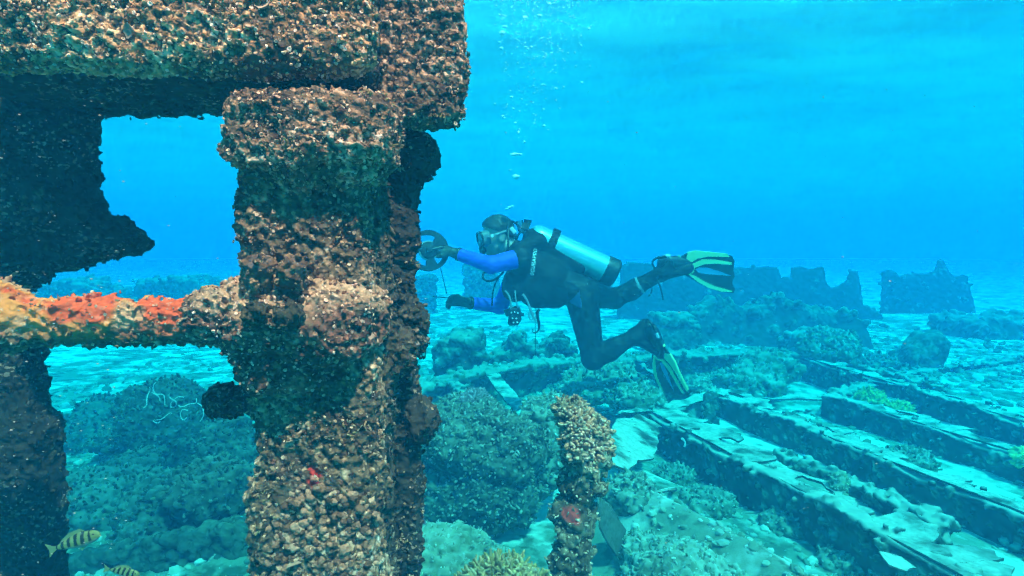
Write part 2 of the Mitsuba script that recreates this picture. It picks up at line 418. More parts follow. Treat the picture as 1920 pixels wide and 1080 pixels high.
# main post, its capital, the beam on top
lo, hi = fbox(484, 680, 225, 1260, 1.51, 1.64)
plo, phi = lo, hi
redspot = fat(592, 892, 1.5)
def post_tint(v, c):
    d = length((v - redspot) * [1, 0.4, 0.8]) / K + 0.012 * fnoise(v, 40, 2, 3)
    w = np.clip((0.026 - d) / 0.006, 0, 1)[:, None]
    return c * (1 - w) + np.array([0.42, 0.02, 0.015]) * w
def post_sdf(p):
    b = fsbox(p, plo, phi, 0.035)
    foot = fsbox(p, *fbox(464, 692, 900, 1260, 1.48, 1.64), 0.06)
    return fsmin(b, foot, 0.08)
frame_part('post', post_sdf, *fround(plo - 0.02, phi + 0.02), 22000, WARM, 1, 2600, tint=post_tint, amp=0.018, amp2=0.03, cup_pal=PINK[1:3] + WARM[2:5])
lo, hi = fbox(412, 718, 165, 296, 1.42, 1.64)
frame_part('capital', lambda p: fsmin(fsbox(p, lo, hi, 0.04), fsbox(p, *fbox(452, 700, 270, 332, 1.48, 1.64), 0.04), 0.03), *fround(lo - 0.03, hi), 7000, WARM, 2, 2000, amp=0.022, amp2=0.045)
blo, bhi = fbox(-90, 690, -110, 122, 1.46, 1.54)
frame_part('top_beam', lambda p: fsbox(p, blo, bhi, 0.04), *fround(blo, bhi), 13000, GOLD, 3, 4200, amp=0.022, amp2=0.05, cup_pal=GOLD[2:5] + WARM[4:6])
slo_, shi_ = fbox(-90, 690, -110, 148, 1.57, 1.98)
frame_part('beam_soffit', lambda p: fsbox(p, slo_, shi_, 0.03), *fround(slo_, shi_), 5000, DARK, 33, 300, base=(0.02, 0.017, 0.015), h=0.0085, amp=0.012, amp2=0.02, cup_pal=DARK[2:], label='underside of the beam with shade put into its dark colour')  # underside kept apart so that its shade is painted by the dark palette
lo, hi = fbox(650, 862, -110, 226, 1.67, 1.80)
frame_part('corner_block', lambda p: fsbox(p, lo, hi, 0.045), *fround(lo, hi), 6500, WARM, 4, 1100, amp=0.02, amp2=0.03)
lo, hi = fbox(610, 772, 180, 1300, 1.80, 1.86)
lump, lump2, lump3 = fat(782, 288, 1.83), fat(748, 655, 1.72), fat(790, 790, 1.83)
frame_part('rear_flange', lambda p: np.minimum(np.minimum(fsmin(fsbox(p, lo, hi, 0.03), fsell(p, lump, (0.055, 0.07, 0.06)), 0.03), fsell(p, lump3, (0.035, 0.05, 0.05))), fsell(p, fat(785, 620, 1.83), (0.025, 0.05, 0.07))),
           *fround(lo, hi + 0.02), 7500, DARK, 5, 500, base=(0.03, 0.022, 0.018), amp=0.014, amp2=0.026, cup_pal=WARM[2:4])  # dark palette paints in the shadow of this recess
flo, fhi = fbox(680, 716, 335, 1200, 1.64, 1.80)
frame_part('side_web', lambda p: fsmin(fsbox(p, flo, fhi, 0.02), fsell(p, lump2, (0.05, 0.05, 0.06)), 0.03), *fround(flo, fhi + 0.025), 4200, DARK + WARM[1:3], 6, 500, amp=0.014, amp2=0.022)
# pipe that crosses to the left, and the collar that holds it
pa, pb = fat(-130, 600, 1.50), fat(450, 592, 1.50)
def pipe_tint(v, c):
    s = (v - pa) @ unit(pb - pa) / np.linalg.norm(pb - pa)
    up = (v[:, 2] - pa[2]) / (0.06 * K)
    k = fnoise(v, 16, 3, 8)
    w = np.clip((0.33 + 0.9 * k) * 3, 0, 1)
    buff = np.array([0.52, 0.23, 0.13]) * (0.55 + 0.7 * (fnoise(v, 45, 2, 4) + 0.5))[:, None]
    thin = np.clip((up + 0.55 + 1.0 * k) * 1.8, 0, 1)[:, None]
    c = c * (1 - thin) + buff * thin
    red = np.clip(1 - np.abs(s - 0.55) / 0.17, 0, 1) * 2.4 * np.clip(up * 1.3 + 0.55, 0, 1) + 5 * fnoise(v, 11, 3, 15) - 0.55
    red2 = np.clip(1 - np.abs(s - 0.80) / 0.07, 0, 1) * 2.0 + 5 * fnoise(v, 13, 3, 19) - 0.8
    org = np.clip(1 - np.abs(s - 0.50) / 0.34, 0, 1) * 1.9 + 4 * fnoise(v, 9, 3, 25) - 0.75
    for q, colr in ((org, (0.66, 0.20, 0.05)), (np.maximum(red, red2), (0.62, 0.075, 0.025))):
        q = (np.clip(q * 2, 0, 1) * np.clip(up + 1.0, 0, 1))[:, None]
        c = c * (1 - q) + np.array(colr) * q
    return c
def pipe_sdf(p):
    d = fscap(p, pa, pb, 0.048, 0.045)
    dr_ = fsbox(p, *fbox(-60, 440, 612, 640, 1.48, 1.54), 0.015)
    return fsmin(fsmin(d, dr_, 0.03), fsell(p, fat(-15, 590, 1.5), (0.075, 0.09, 0.085)), 0.04)
frame_part('cross_pipe', pipe_sdf, *fround(np.minimum(pa, pb) - 0.045, np.maximum(pa, pb) + 0.045, 0.05), 1500, WARM, 7, 300, tint=pipe_tint, amp=0.006, amp2=0.008, label='pipe with orange and red growth')
clo, chi = fbox(415, 690, 545, 672, 1.44, 1.66)
def collar_sdf(p):
    d = fsmin(fsbox(p, clo, chi, 0.055), fscap(p, fat(405, 598, 1.5), fat(600, 610, 1.47), 0.062, 0.085), 0.05)
    return fsmin(d, fsbox(p, *fbox(440, 590, 640, 735, 1.44, 1.6), 0.04), 0.04)
def collar_tint(v, c):
    up = np.clip((v[:, 2] - fat(0, 590, 1.45)[2]) / (0.05 * K) + 3.0 * fnoise(v, 12, 3, 5), 0, 1)[:, None]
    return c * (1 - 0.8 * up) + np.array([0.50, 0.24, 0.14]) * (0.45 + 0.9 * (fnoise(v, 50, 2, 4) + 0.5))[:, None] * 0.8 * up
frame_part('collar', collar_sdf, *fround(clo - [0.03, 0.02, 0.06], chi), 6500, PINK, 8, 1300, tint=collar_tint, amp=0.02, amp2=0.03, cup_pal=PINK[1:4])
for k, (x, y, x2, y2, r_) in enumerate(((487, 540, 485, 502, 0.029), (548, 542, 550, 507, 0.031), (480, 608, 477, 588, 0.025), (543, 608, 541, 586, 0.027))):
    a_, b_ = fat(x, y, 1.44), fat(x2, y2, 1.40 if k < 2 else 1.36)
    frame_part('bolt', lambda p: fscap(p, a_, b_, r_, r_ * 0.9), *fround(np.minimum(a_, b_), np.maximum(a_, b_), 0.06), 260, WARM[1:4] if k < 2 else DARK[1:], 20 + k, 60 if k < 2 else 30, amp=0.006, amp2=0.006, h=0.005, base=(0.10, 0.055, 0.045) if k < 2 else (0.04, 0.03, 0.02))
a_, b_ = fat(418, 752, 1.64), fat(470, 750, 1.64)
frame_part('knob', lambda p: fsmin(fsell(p, a_, (0.042, 0.042, 0.04)), fscap(p, a_, b_, 0.026), 0.02), *fround(np.minimum(a_, b_), np.maximum(a_, b_), 0.08), 500, DARK[1:], 30, 120, amp=0.008, amp2=0.008, base=(0.05, 0.035, 0.03), cup_pal=WARM[1:3])
# clump of fat round polyps at the foot of the post
m_ = (meshkit.WRITTEN[scene[f'{frame}__post']['filename']][0].astype(float), meshkit.WRITTEN[scene[f'{frame}__post']['filename']][1])
cl = fat(600, 1010, 1.47)
p_, n_ = sample(m_, 430, 801, keep=lambda q, u: (u[:, 1] < 0.1) * np.exp(-(length((q - cl) * [1, .5, .85]) / (0.125 * K)) ** 4) * (fnoise(q, 9, 2, 4) > -0.12))
POLYP = []
for s_ in range(4):
    ic = trimesh.creation.icosphere(1); v = np.array(ic.vertices); POLYP.append((v * (1 + 1.1 * fbm(v + 5 * s_, 1.9, 2, s_))[:, None] * [1, 0.8, 0.7], np.array(ic.faces)))
g_ = rng(802)
fm, fc = scatter(POLYP, p_, frames(n_, g_, 0.3), K * (0.006 + 0.009 * g_.random(len(p_)) ** 1.6), [(0.36, 0.15, 0.09), (0.24, 0.095, 0.055), (0.46, 0.22, 0.14), (0.12, 0.05, 0.03)], 803)
put(f'{frame}__polyp_clump', fm, 'fine_growth', smooth=True, color=fc, label='clump of fat pinkish brown polyps at the foot of the post', kind='stuff')
# tufts of short branches in clusters
for nm, n_, sd in (('post', 26, 811), ('capital', 16, 812), ('top_beam', 24, 813), ('rear_flange', 22, 814), ('corner_block', 14, 815), ('side_web', 8, 816)):
    w_ = meshkit.WRITTEN[scene[f'{frame}__{nm}']['filename']]
    p_, nn_ = sample((w_[0].astype(float), w_[1]), 9000, sd, keep=lambda q, u: (u[:, 1] < 0.45) * (q[:, 2] > -0.75))
    g_ = rng(sd); c_ = p_[g_.integers(0, len(p_), n_)]; tree_ = cKDTree(p_)
    idx = np.concatenate([np.array(tree_.query_ball_point(c, K * g_.uniform(0.012, 0.034)))[:26] for c in c_]).astype(int)
    s_ = K * g_.uniform(0.0028, 0.0052, len(idx))
    fm, fc = scatter(FINGER, p_[idx], frames(nn_[idx], g_, 0.45), np.stack([s_, s_, s_ * g_.uniform(1.0, 2.0, len(idx))], 1), [(0.34, 0.15, 0.08), (0.50, 0.26, 0.16), (0.20, 0.10, 0.05), (0.26, 0.17, 0.07)], sd)
    put(f'{frame}__{nm}__branch_tufts', fm, 'growth', smooth=True, color=fc, label='tufts of short branching growth', kind='stuff')
    if nm in ('post', 'capital', 'top_beam'):                     # single larger shells
        k_ = g_.integers(0, len(p_), 9)
        for q_ in k_:
            v_, f_ = lathe([(0.55, -0.3), (1.0, 0.35), (1.05, 0.55), (0.82, 0.5), (0.3, 0.15), (0.02, 0.1)], 12, 0.10, sd + q_)
            R_ = frames(nn_[q_:q_ + 1], g_, 0.3)[0]; r_ = K * g_.uniform(0.011, 0.019)
            put(f'{frame}__{nm}__shell', ((v_ * [1, 0.8, 0.7] * r_) @ R_.T + p_[q_], f_), 'shell_growth', smooth=40)
# left side, its shade put into the dark growth colours
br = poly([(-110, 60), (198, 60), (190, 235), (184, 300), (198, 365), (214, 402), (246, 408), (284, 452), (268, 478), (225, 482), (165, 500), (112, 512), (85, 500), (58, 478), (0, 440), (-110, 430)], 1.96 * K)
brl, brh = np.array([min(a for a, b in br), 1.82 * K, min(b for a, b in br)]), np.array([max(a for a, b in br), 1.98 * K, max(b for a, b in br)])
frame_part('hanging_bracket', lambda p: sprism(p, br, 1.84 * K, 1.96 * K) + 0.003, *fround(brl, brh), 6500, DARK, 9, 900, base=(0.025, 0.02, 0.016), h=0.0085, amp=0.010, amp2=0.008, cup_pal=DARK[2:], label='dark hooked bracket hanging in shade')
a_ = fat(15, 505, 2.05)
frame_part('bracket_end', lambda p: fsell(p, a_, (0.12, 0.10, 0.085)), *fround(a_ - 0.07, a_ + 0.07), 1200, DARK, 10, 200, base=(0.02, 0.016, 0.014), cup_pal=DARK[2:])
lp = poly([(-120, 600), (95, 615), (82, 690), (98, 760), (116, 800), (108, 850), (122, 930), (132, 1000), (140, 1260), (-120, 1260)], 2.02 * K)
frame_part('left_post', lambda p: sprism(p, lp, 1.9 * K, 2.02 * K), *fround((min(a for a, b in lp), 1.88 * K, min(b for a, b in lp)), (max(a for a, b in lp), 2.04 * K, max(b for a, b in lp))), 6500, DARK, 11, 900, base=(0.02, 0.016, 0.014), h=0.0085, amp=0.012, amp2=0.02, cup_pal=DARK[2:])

# the posts go on down to the sea bed, below the picture
for (x0, x1, Y0, Y1), sd in (((450, 708, 1.50, 1.64), 61), ((610, 772, 1.80, 1.86), 62), ((-120, 110, 1.9, 2.02), 63)):
    lo, hi = fbox(x0, x1, 1225, 1230, Y0, Y1); lo[2] = -1.75
    m, c = crust(lambda p: sbox(p, lo, hi, 0.02), *around(lo, hi, 0.05), 0.016, 900, (0.008, 0.016), WARM[:5] if sd == 61 else DARK, (0.05, 0.03, 0.02), sd)
    put(f'{frame}__lower_post', m, 'growth', smooth=True, color=c)

# ---------------------------------------------------------------- wreck on the sea bed
TEAL = [(0.05, 0.05, 0.035), (0.12, 0.12, 0.08), (0.22, 0.22, 0.15), (0.34, 0.34, 0.25), (0.46, 0.45, 0.36), (0.17, 0.19, 0.10)]
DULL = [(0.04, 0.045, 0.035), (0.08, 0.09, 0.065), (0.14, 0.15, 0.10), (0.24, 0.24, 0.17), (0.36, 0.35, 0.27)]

def silt(v, f, c, amount=0.8, colr=(0.58, 0.55, 0.45)):
    """sand that lies on what faces up"""
    n = normals(v, f)
    w = (np.clip((n[:, 2] - 0.45 + 1.2 * fbm(v, 4, 3, 77)) * 2.2, 0, 1) * amount)[:, None]
    return c * (1 - w) + np.array(colr) * (0.8 + 0.4 * (fbm(v, 30, 2, 78) + 0.5))[:, None] * w

def grown(name, label, cat, sdf, lo, hi, h, n, r, pal, seed, base, silted=0.0, group=None, **kw):
    m, c = crust(sdf, lo, hi, h, n, r, pal, base, seed, drop=True, **kw)
    if silted: c = silt(m[0], m[1], c, silted)
    return simple(name, m, 'growth', label, cat, group, smooth=True, color=c), m

# ribs: an upright web, a ragged flange with silt on it
rib_names = ['iron hull rib nearest the camera, with a coral stub on its flange', 'second iron hull rib from the front, bare dark web under silted edge',
             'third iron hull rib from the front, carrying a yellow coral', 'farthest long iron hull rib, at the right edge']
rib_keys = []
for i, ((xa, ya), (xb, yb)) in enumerate(RIBS):
    k = thing('hull_rib', rib_names[i], 'ship rib', None)
    rib_keys.append(k)
    L = math.hypot(xb - xa, yb - ya); u = unit([xb - xa, yb - ya, 0]); w = np.array([-u[1], u[0], 0.0])
    M = basis(u, w, (0, 0, 1), (xa, ya, -1.25))
    warp = lambda p: p + np.stack([0 * p[..., 0], 0.010 * np.sin(p[..., 0] * 2.1 + i) + 0.008 * np.sin(p[..., 0] * 7.3), 0.02 * np.sin(p[..., 0] * 2.7 + 2 * i) + 0.010 * np.sin(p[..., 0] * 9.0 + i)], -1)
    m, c = crust(lambda q: (lambda p: np.minimum(sbox(p, (0, -0.026, -0.42), (L, 0.026, 0.0), 0.010), np.maximum(sbox(p, (0.0, -0.045, -0.022), (L, 0.11, 0.006), 0.006), p[..., 1] - 0.05 - 0.22 * fbm(p * [1, 0, 0] + 7 * i, 4.5, 3, 3))))(warp(q)), (-0.05, -0.09, -0.45), (L + 0.05, 0.13, 0.05), 0.0155, int(300 * L), (0.006, 0.020), DULL, (0.06, 0.055, 0.042), 100 + i, amp=0.012, amp2=0.008, freq=9, fine=0.004)
    c = c * (0.6 + 3.0 * np.clip(fbm(m[0], 6, 3, 51) + 0.12, 0, 1))[:, None]
    c = silt(m[0], m[1], c, 0.85)
    put(f'{k}__web', move(m, M), 'growth', smooth=True, color=c)
    # torn flange plates along the top
    g = rng(140 + i); s = 0.0
    while s < L - 0.1:
        l_ = g.uniform(0.35, 0.8); wd = g.uniform(0.10, 0.22) * (1.5 if i == 0 else 1.0)
        n_ = 26
        xs = np.linspace(s, min(s + l_, L), n_)
        edge = wd * (0.75 + 0.9 * (meshkit.fbm(np.stack([xs * 9, 0 * xs, 0 * xs + i], -1), 3, 31) - 0.5) * 1.4)
        pg = Polygon(list(zip(xs, 0 * xs - 0.02)) + list(zip(xs[::-1], edge[::-1]))).buffer(0)
        if g.random() < 0.6:
            c0 = (s + l_ * g.uniform(0.3, 0.7), wd * 0.5)
            hole = affinity.scale(Point(c0).buffer(1.0, 5), 0.11 * g.uniform(0.6, 1.2), wd * 0.22)
            hole = Polygon([(x + 0.012 * g.normal(), y + 0.008 * g.normal()) for x, y in hole.exterior.coords[:-1]]).buffer(0)
            pg = pg.difference(hole)
        if pg.geom_type != 'Polygon': pg = max(pg.geoms, key=lambda q: q.area)
        e = trimesh.creation.extrude_polygon(pg, 0.012, engine='earcut')
        v, f = trimesh.remesh.subdivide_to_size(np.array(e.vertices), np.array(e.faces), 0.06)
        v[:, 2] += 0.006 + 0.05 * fbm(v * [1, 1, 0], 5, 2, 33 + i) * np.clip(v[:, 1] / 0.1, 0, 1) + 0.006 * fbm(v * [1, 1, 0], 24, 2, 5)
        put(f'{k}__flange_plate', move((v, f), M), 'silted_iron', smooth=40)
        s += l_ * g.uniform(0.8, 1.15)

# thinner rails and cross pieces
def rail(label, pts, w, hgt, seed, name='iron_rail', cat='iron rail'):
    q = np.array([at(*p) for p in pts])
    def sdf(p):
        d = np.full(p.shape[:-1], 9.0)
        for a, b in zip(q[:-1], q[1:]):
            ab = (b - a)[:2]; t = np.clip(((p[..., :2] - a[:2]) @ ab) / (ab @ ab), 0, 1)
            hd = np.hypot(p[..., 0] - a[0] - t * ab[0], p[..., 1] - a[1] - t * ab[1]); z = p[..., 2] - (a[2] + t * (b - a)[2])
            d = np.minimum(d, np.minimum(np.maximum(hd - 0.018, np.maximum(z, -hgt - z)), np.maximum(hd - w, np.abs(z) - 0.012)))
        return d
    grown(name, label, cat, sdf, q.min(0) - [w + 0.08, w + 0.08, hgt + 0.1], q.max(0) + [w + 0.08, w + 0.08, 0.1], 0.018, 350, (0.010, 0.024), DULL, seed, (0.07, 0.068, 0.052), 0.7, amp=0.012, amp2=0.012, freq=7)
rail('thin rail running back from the round coral bush towards the far hull section', [(1500, 672, 7.2), (1620, 690, 6.6), (1760, 725, 5.9)], 0.05, 0.12, 171)
rail('short cross rail between the third and the farthest rib', [(1560, 742, 5.3), (1640, 720, 5.8), (1740, 712, 6.0)], 0.06, 0.14, 172)
rail('low rail nearly parallel to the horizon at the right edge', [(1620, 712, 6.6), (1760, 690, 7.3), (1930, 672, 7.9)], 0.07, 0.15, 173)
rail('crumbling rail half sunk in the sand between the two nearest ribs', [(1470, 858, 3.75), (1600, 905, 3.2), (1760, 985, 2.62)], 0.05, 0.08, 174)
rail('short rail under the hanging fin joining stringer and ribs', [(1215, 690, 6.2), (1260, 716, 5.6), (1330, 738, 5.2)], 0.06, 0.25, 175)
rail('leaning rail from the blunt block towards the dark coral mound', [(850, 712, 5.5), (868, 740, 4.9), (845, 775, 4.3)], 0.05, 0.15, 176)
# stringer that closes the ribs at the far end, curving to the left
path = np.array([at(800, 722, 5.3), at(900, 697, 5.75), at(1010, 682, 6.25), at(1180, 672, 6.65), at(1330, 664, 6.9), at(1480, 668, 6.95)])
tt = np.r_[0, np.cumsum(length(np.diff(path, axis=0)))]
cs = CubicSpline(tt, path)(np.linspace(0, tt[-1], 26))
def stringer_sdf(p):
    d = np.full(p.shape[:-1], 9.0)
    for a, b in zip(cs[:-1], cs[1:]):
        ab = (b - a)[:2]; t = np.clip(((p[..., :2] - a[:2]) @ ab) / (ab @ ab), 0, 1)
        hd = np.hypot(p[..., 0] - a[0] - t * ab[0], p[..., 1] - a[1] - t * ab[1])
        z = p[..., 2] - (a[2] + t * (b - a)[2])
        web = np.maximum(hd - 0.03, np.maximum(z, -0.42 - z))
        fl = np.maximum(hd - 0.16, np.abs(z) - 0.02)
        d = np.minimum(d, np.minimum(web, fl))
    return d
slo, shi = cs.min(0) - [0.2, 0.2, 0.45], cs.max(0) + [0.2, 0.2, 0.1]
grown('curved_stringer', 'long curved iron stringer lying across the sea bed below the diver', 'ship beam', stringer_sdf, slo, shi, 0.022, 900, (0.015, 0.035), TEAL, 160, (0.10, 0.10, 0.075), 0.5, amp=0.012, amp2=0.02, freq=5)

def plate(name, label, pts3, thick, seed, rag=0.03, group=None, cat='iron plate', bend=0.04):
    """a torn plate spanned by an outline of points in space"""
    pts3 = np.asarray(pts3, float); c = pts3.mean(0)
    uu, ss, vt = np.linalg.svd(pts3 - c)
    n = vt[2] if vt[2][2] >= 0 else -vt[2]; a = vt[0]; b = np.cross(n, a)
    q = (pts3 - c) @ np.stack([a, b], 1)
    ring = Polygon(q).segmentize(0.04); g = rng(seed)
    xy = np.array(ring.exterior.coords[:-1])
    xy = xy + rag * (np.stack([meshkit.fbm(np.stack([xy[:, 0] * 11, xy[:, 1] * 11, 0 * xy[:, 0] + k], -1), 3, seed) - 0.5 for k in (0, 5)], 1)) * 2
    pg = Polygon(xy).buffer(0)
    if pg.geom_type != 'Polygon': pg = max(pg.geoms, key=lambda q: q.area)
    e = trimesh.creation.extrude_polygon(pg, thick, engine='earcut')
    v, f = trimesh.remesh.subdivide_to_size(np.array(e.vertices), np.array(e.faces), 0.07)
    v[:, 2] += bend * 2 * fbm(v * [1, 1, 0], 3.0, 3, seed) + 0.008 * fbm(v * [1, 1, 0], 25, 2, seed + 1)
    return simple(name, move((v, f), basis(a, b, n, c)), 'silted_iron', label, cat, group, smooth=40)

plate('torn_plate', 'pale torn plate leaning between the coral pillar and the ribs', [at(1150, 790, 3.7), at(1200, 775, 4.1), at(1238, 800, 4.0), at(1232, 850, 3.4), at(1170, 890, 3.0), at(1140, 870, 3.0)], 0.012, 201)
plate('torn_plate', 'flat silted plate joining the two nearest ribs at their far end', [at(1145, 778, 4.3), at(1320, 742, 5.0), at(1328, 752, 4.9), at(1230, 776, 4.5)], 0.014, 202)
plate('torn_plate', 'upright rounded plate at the far end of the nearest rib', [at(1262, 755, 4.85), at(1300, 748, 4.9), at(1326, 756, 4.92), at(1326, 806, 4.8), at(1270, 806, 4.7), at(1240, 775, 4.75)], 0.012, 203, 0.015, bend=0.015)
plate('torn_plate', 'narrow silted strip running from the curved stringer towards the coral', [at(905, 702, 5.7), at(935, 700, 5.6), at(990, 768, 4.6), at(965, 772, 4.5)], 0.014, 204, 0.02)
plate('torn_plate', 'light plate across the far ends of the second and third ribs', [at(1425, 752, 5.2), at(1500, 738, 5.5), at(1620, 738, 5.6), at(1700, 752, 5.3), at(1560, 752, 5.2)], 0.014, 205)
plate('torn_plate', 'twisted pale plate strip standing just right of the coral pillar', [at(1116, 930, 2.62), at(1140, 945, 2.66), at(1172, 1000, 2.7), at(1168, 1035, 2.62), at(1150, 1040, 2.6), at(1128, 990, 2.55)], 0.010, 206, 0.016, bend=0.02)
plate('torn_plate', 'small ragged plate at the bottom edge in front of the nearest rib', [at(1648, 1042, 2.28), at(1690, 1040, 2.3), at(1718, 1068, 2.25), at(1700, 1074, 2.2), at(1672, 1058, 2.2)], 0.006, 207, 0.022, bend=0.01)
b0, b1 = pbox(1322, 1346, 742, 812, 4.75, 4.79)
grown('plate_stub', 'dark upright iron stub at the far end of the second rib', 'iron stub', lambda p: sbox(p, b0, b1, 0.01), *around(b0, b1, 0.08), 0.014, 150, (0.008, 0.018), DULL, 210, (0.06, 0.06, 0.05), amp=0.008, amp2=0.01)

def block(name, label, pts, Y, depth, seed, h=0.04, cat='wreck section', base=(0.10, 0.10, 0.075), n=500, silted=0.45, pal=DULL, amp=0.03, amp2=0.05, r=(0.03, 0.07)):
    pp = poly(pts, Y)
    lo = (min(a for a, b in pp), Y, min(b for a, b in pp) - 0.25); hi = (max(a for a, b in pp), Y + depth, max(b for a, b in pp))
    return grown(name, label, cat, lambda p: sprism(p, pp, Y, Y + depth), *around(lo, hi, 0.15), h, n, r, pal, seed, base, silted, amp=amp, amp2=amp2, freq=3.5, freq2=1.1)

FAR = dict(silted=0.1, amp=0.03, amp2=0.02, n=160, r=(0.02, 0.05), base=(0.055, 0.055, 0.045))
block('wreck_wall', 'long broken hull wall fading into blue behind the raised fin', [(1150, 665), (1166, 497), (1185, 492), (1220, 494), (1232, 503), (1300, 500), (1340, 506), (1385, 500), (1400, 502), (1440, 499), (1460, 503), (1466, 522), (1474, 518), (1484, 522), (1486, 502), (1502, 498), (1520, 503), (1548, 498), (1552, 530), (1560, 540), (1574, 537), (1588, 525), (1597, 508), (1612, 506), (1616, 540), (1620, 572), (1640, 580), (1655, 590), (1665, 665)], 13.0, 0.12, 301, 0.045, **FAR)
block('wreck_wall', 'rectangular hull section with a spike on top, farthest right', [(1650, 665), (1657, 560), (1658, 510), (1668, 505), (1680, 510), (1690, 518), (1704, 512), (1757, 510), (1760, 488), (1766, 483), (1774, 487), (1782, 512), (1795, 518), (1815, 515), (1820, 545), (1826, 562), (1832, 600), (1845, 665)], 14.5, 0.14, 302, 0.05, **FAR)
block('wreck_heap', 'dark low heap in front of the broken hull wall', [(1300, 665), (1304, 598), (1330, 570), (1352, 560), (1400, 578), (1440, 570), (1470, 556), (1500, 574), (1560, 592), (1590, 585), (1625, 606), (1640, 665)], 9.4, 0.5, 303, 0.04, silted=0.15, amp=0.03, amp2=0.03, n=250)
block('wreck_block', 'small square block beside the low heap, right of the hanging fin', [(1232, 655), (1236, 600), (1266, 596), (1300, 602), (1302, 655)], 8.4, 0.5, 304, 0.035)
block('wreck_block', 'blunt silted block on the sea bed below the diver\'s lower hand', [(814, 715), (816, 655), (848, 634), (895, 632), (908, 700)], 6.0, 0.6, 305, 0.025, r=(0.02, 0.04), amp2=0.03)
block('wreck_block', 'low ridge with two pointed cones below the diver', [(920, 675), (950, 660), (963, 634), (976, 636), (985, 655), (1020, 658), (1048, 634), (1062, 640), (1075, 665), (1085, 680)], 6.7, 0.4, 306, 0.025, r=(0.02, 0.04), amp=0.015, amp2=0.02)
block('wreck_post', 'faint upright slab behind the diver\'s forearm', [(876, 640), (873, 492), (930, 490), (934, 640)], 15.5, 0.3, 307, 0.055, silted=0.1, amp=0.02, amp2=0.03)
block('wreck_post', 'faint upright post between the frame and the diver\'s lower hand', [(776, 640), (782, 524), (808, 520), (814, 640)], 14.5, 0.3, 308, 0.05, silted=0.1, amp=0.015, amp2=0.02)
block('wreck_fin', 'dark triangular piece standing behind the farthest rib', [(1690, 700), (1712, 668), (1742, 645), (1764, 642), (1762, 700)], 7.3, 0.3, 309, 0.03, silted=0.2)
block('wreck_heap', 'low heap at the right edge under the far hull section', [(1820, 690), (1835, 610), (1860, 600), (1900, 606), (1990, 600), (1990, 690)], 10.0, 1.2, 310, 0.05)
block('wreck_heap', 'flat dark hump on the horizon above the pipe', [(245, 575), (252, 532), (290, 526), (360, 526), (384, 550), (388, 575)], 13.0, 1.2, 311, 0.06, amp=0.02, amp2=0.03)
block('wreck_heap', 'low dark hump on the horizon left of the flat hump', [(20, 580), (70, 540), (110, 528), (140, 532), (190, 552), (210, 580)], 12.0, 0.9, 312, 0.045)
block('wreck_wall', 'distant dark ridge at the right end of the second rib row', [(1500, 690), (1510, 645), (1545, 630), (1590, 640), (1608, 690)], 7.6, 0.5, 313, 0.03, cat='wreck ridge', silted=0.6)

# ---------------------------------------------------------------- corals and growth on the sea bed
BROWN = [(0.50, 0.22, 0.13), (0.58, 0.32, 0.22), (0.34, 0.17, 0.10), (0.36, 0.28, 0.18)]

def coral(name, label, cat, lobes, h, n, r, pal, seed, base, silted=0.0, fingers=0, fsize=0.012, fpal=None, fname='branch_growth', tint=None, amp=0.02, amp2=0.03, ftemp=None, flen=1.0, fkeep=None, near=1.0):
    """lobes: (px, py, distance, radius x, y, z)"""
    C = [(at(x, y, Y * near), np.array([rx, ry, rz]) * near) for x, y, Y, rx, ry, rz in lobes]
    h, r, fsize, amp, amp2 = h * near, (r[0] * near, r[1] * near), fsize * near, amp * near, amp2 * near
    lo = np.min([c - r_ for c, r_ in C], 0); hi = np.max([c + r_ for c, r_ in C], 0)
    def sdf(p):
        d = None
        for c, r_ in C:
            e = sell(p, c, r_); d = e if d is None else smin(d, e, 0.05 * near)
        return d
    k, m = grown(name, label, cat, sdf, *around(lo, hi, 0.10 * near), h, n, r, pal, seed, base, silted, amp=amp, amp2=amp2, freq=6 / near, freq2=2.3 / near, tint=tint, size=near)
    if fingers:
        p, nn = sample(m, fingers, seed + 1, keep=fkeep or (lambda q, u: (u[:, 1] < 0.4) * (0.1 + np.clip(u[:, 2] + 0.6, 0, 1))))
        g = rng(seed + 2); s = fsize * g.uniform(0.6, 1.25, len(p))
        fm, fc = scatter(ftemp or FINGER, p, frames(nn, g, 0.35), np.stack([s, s, s * flen * g.uniform(0.7, 1.3, len(p))], 1), fpal or pal[2:], seed + 3)
        put(f'{k}__{fname}', fm, 'growth', smooth=True, color=fc, kind='stuff', label='crowd of small knobbly branches')
    return k, m

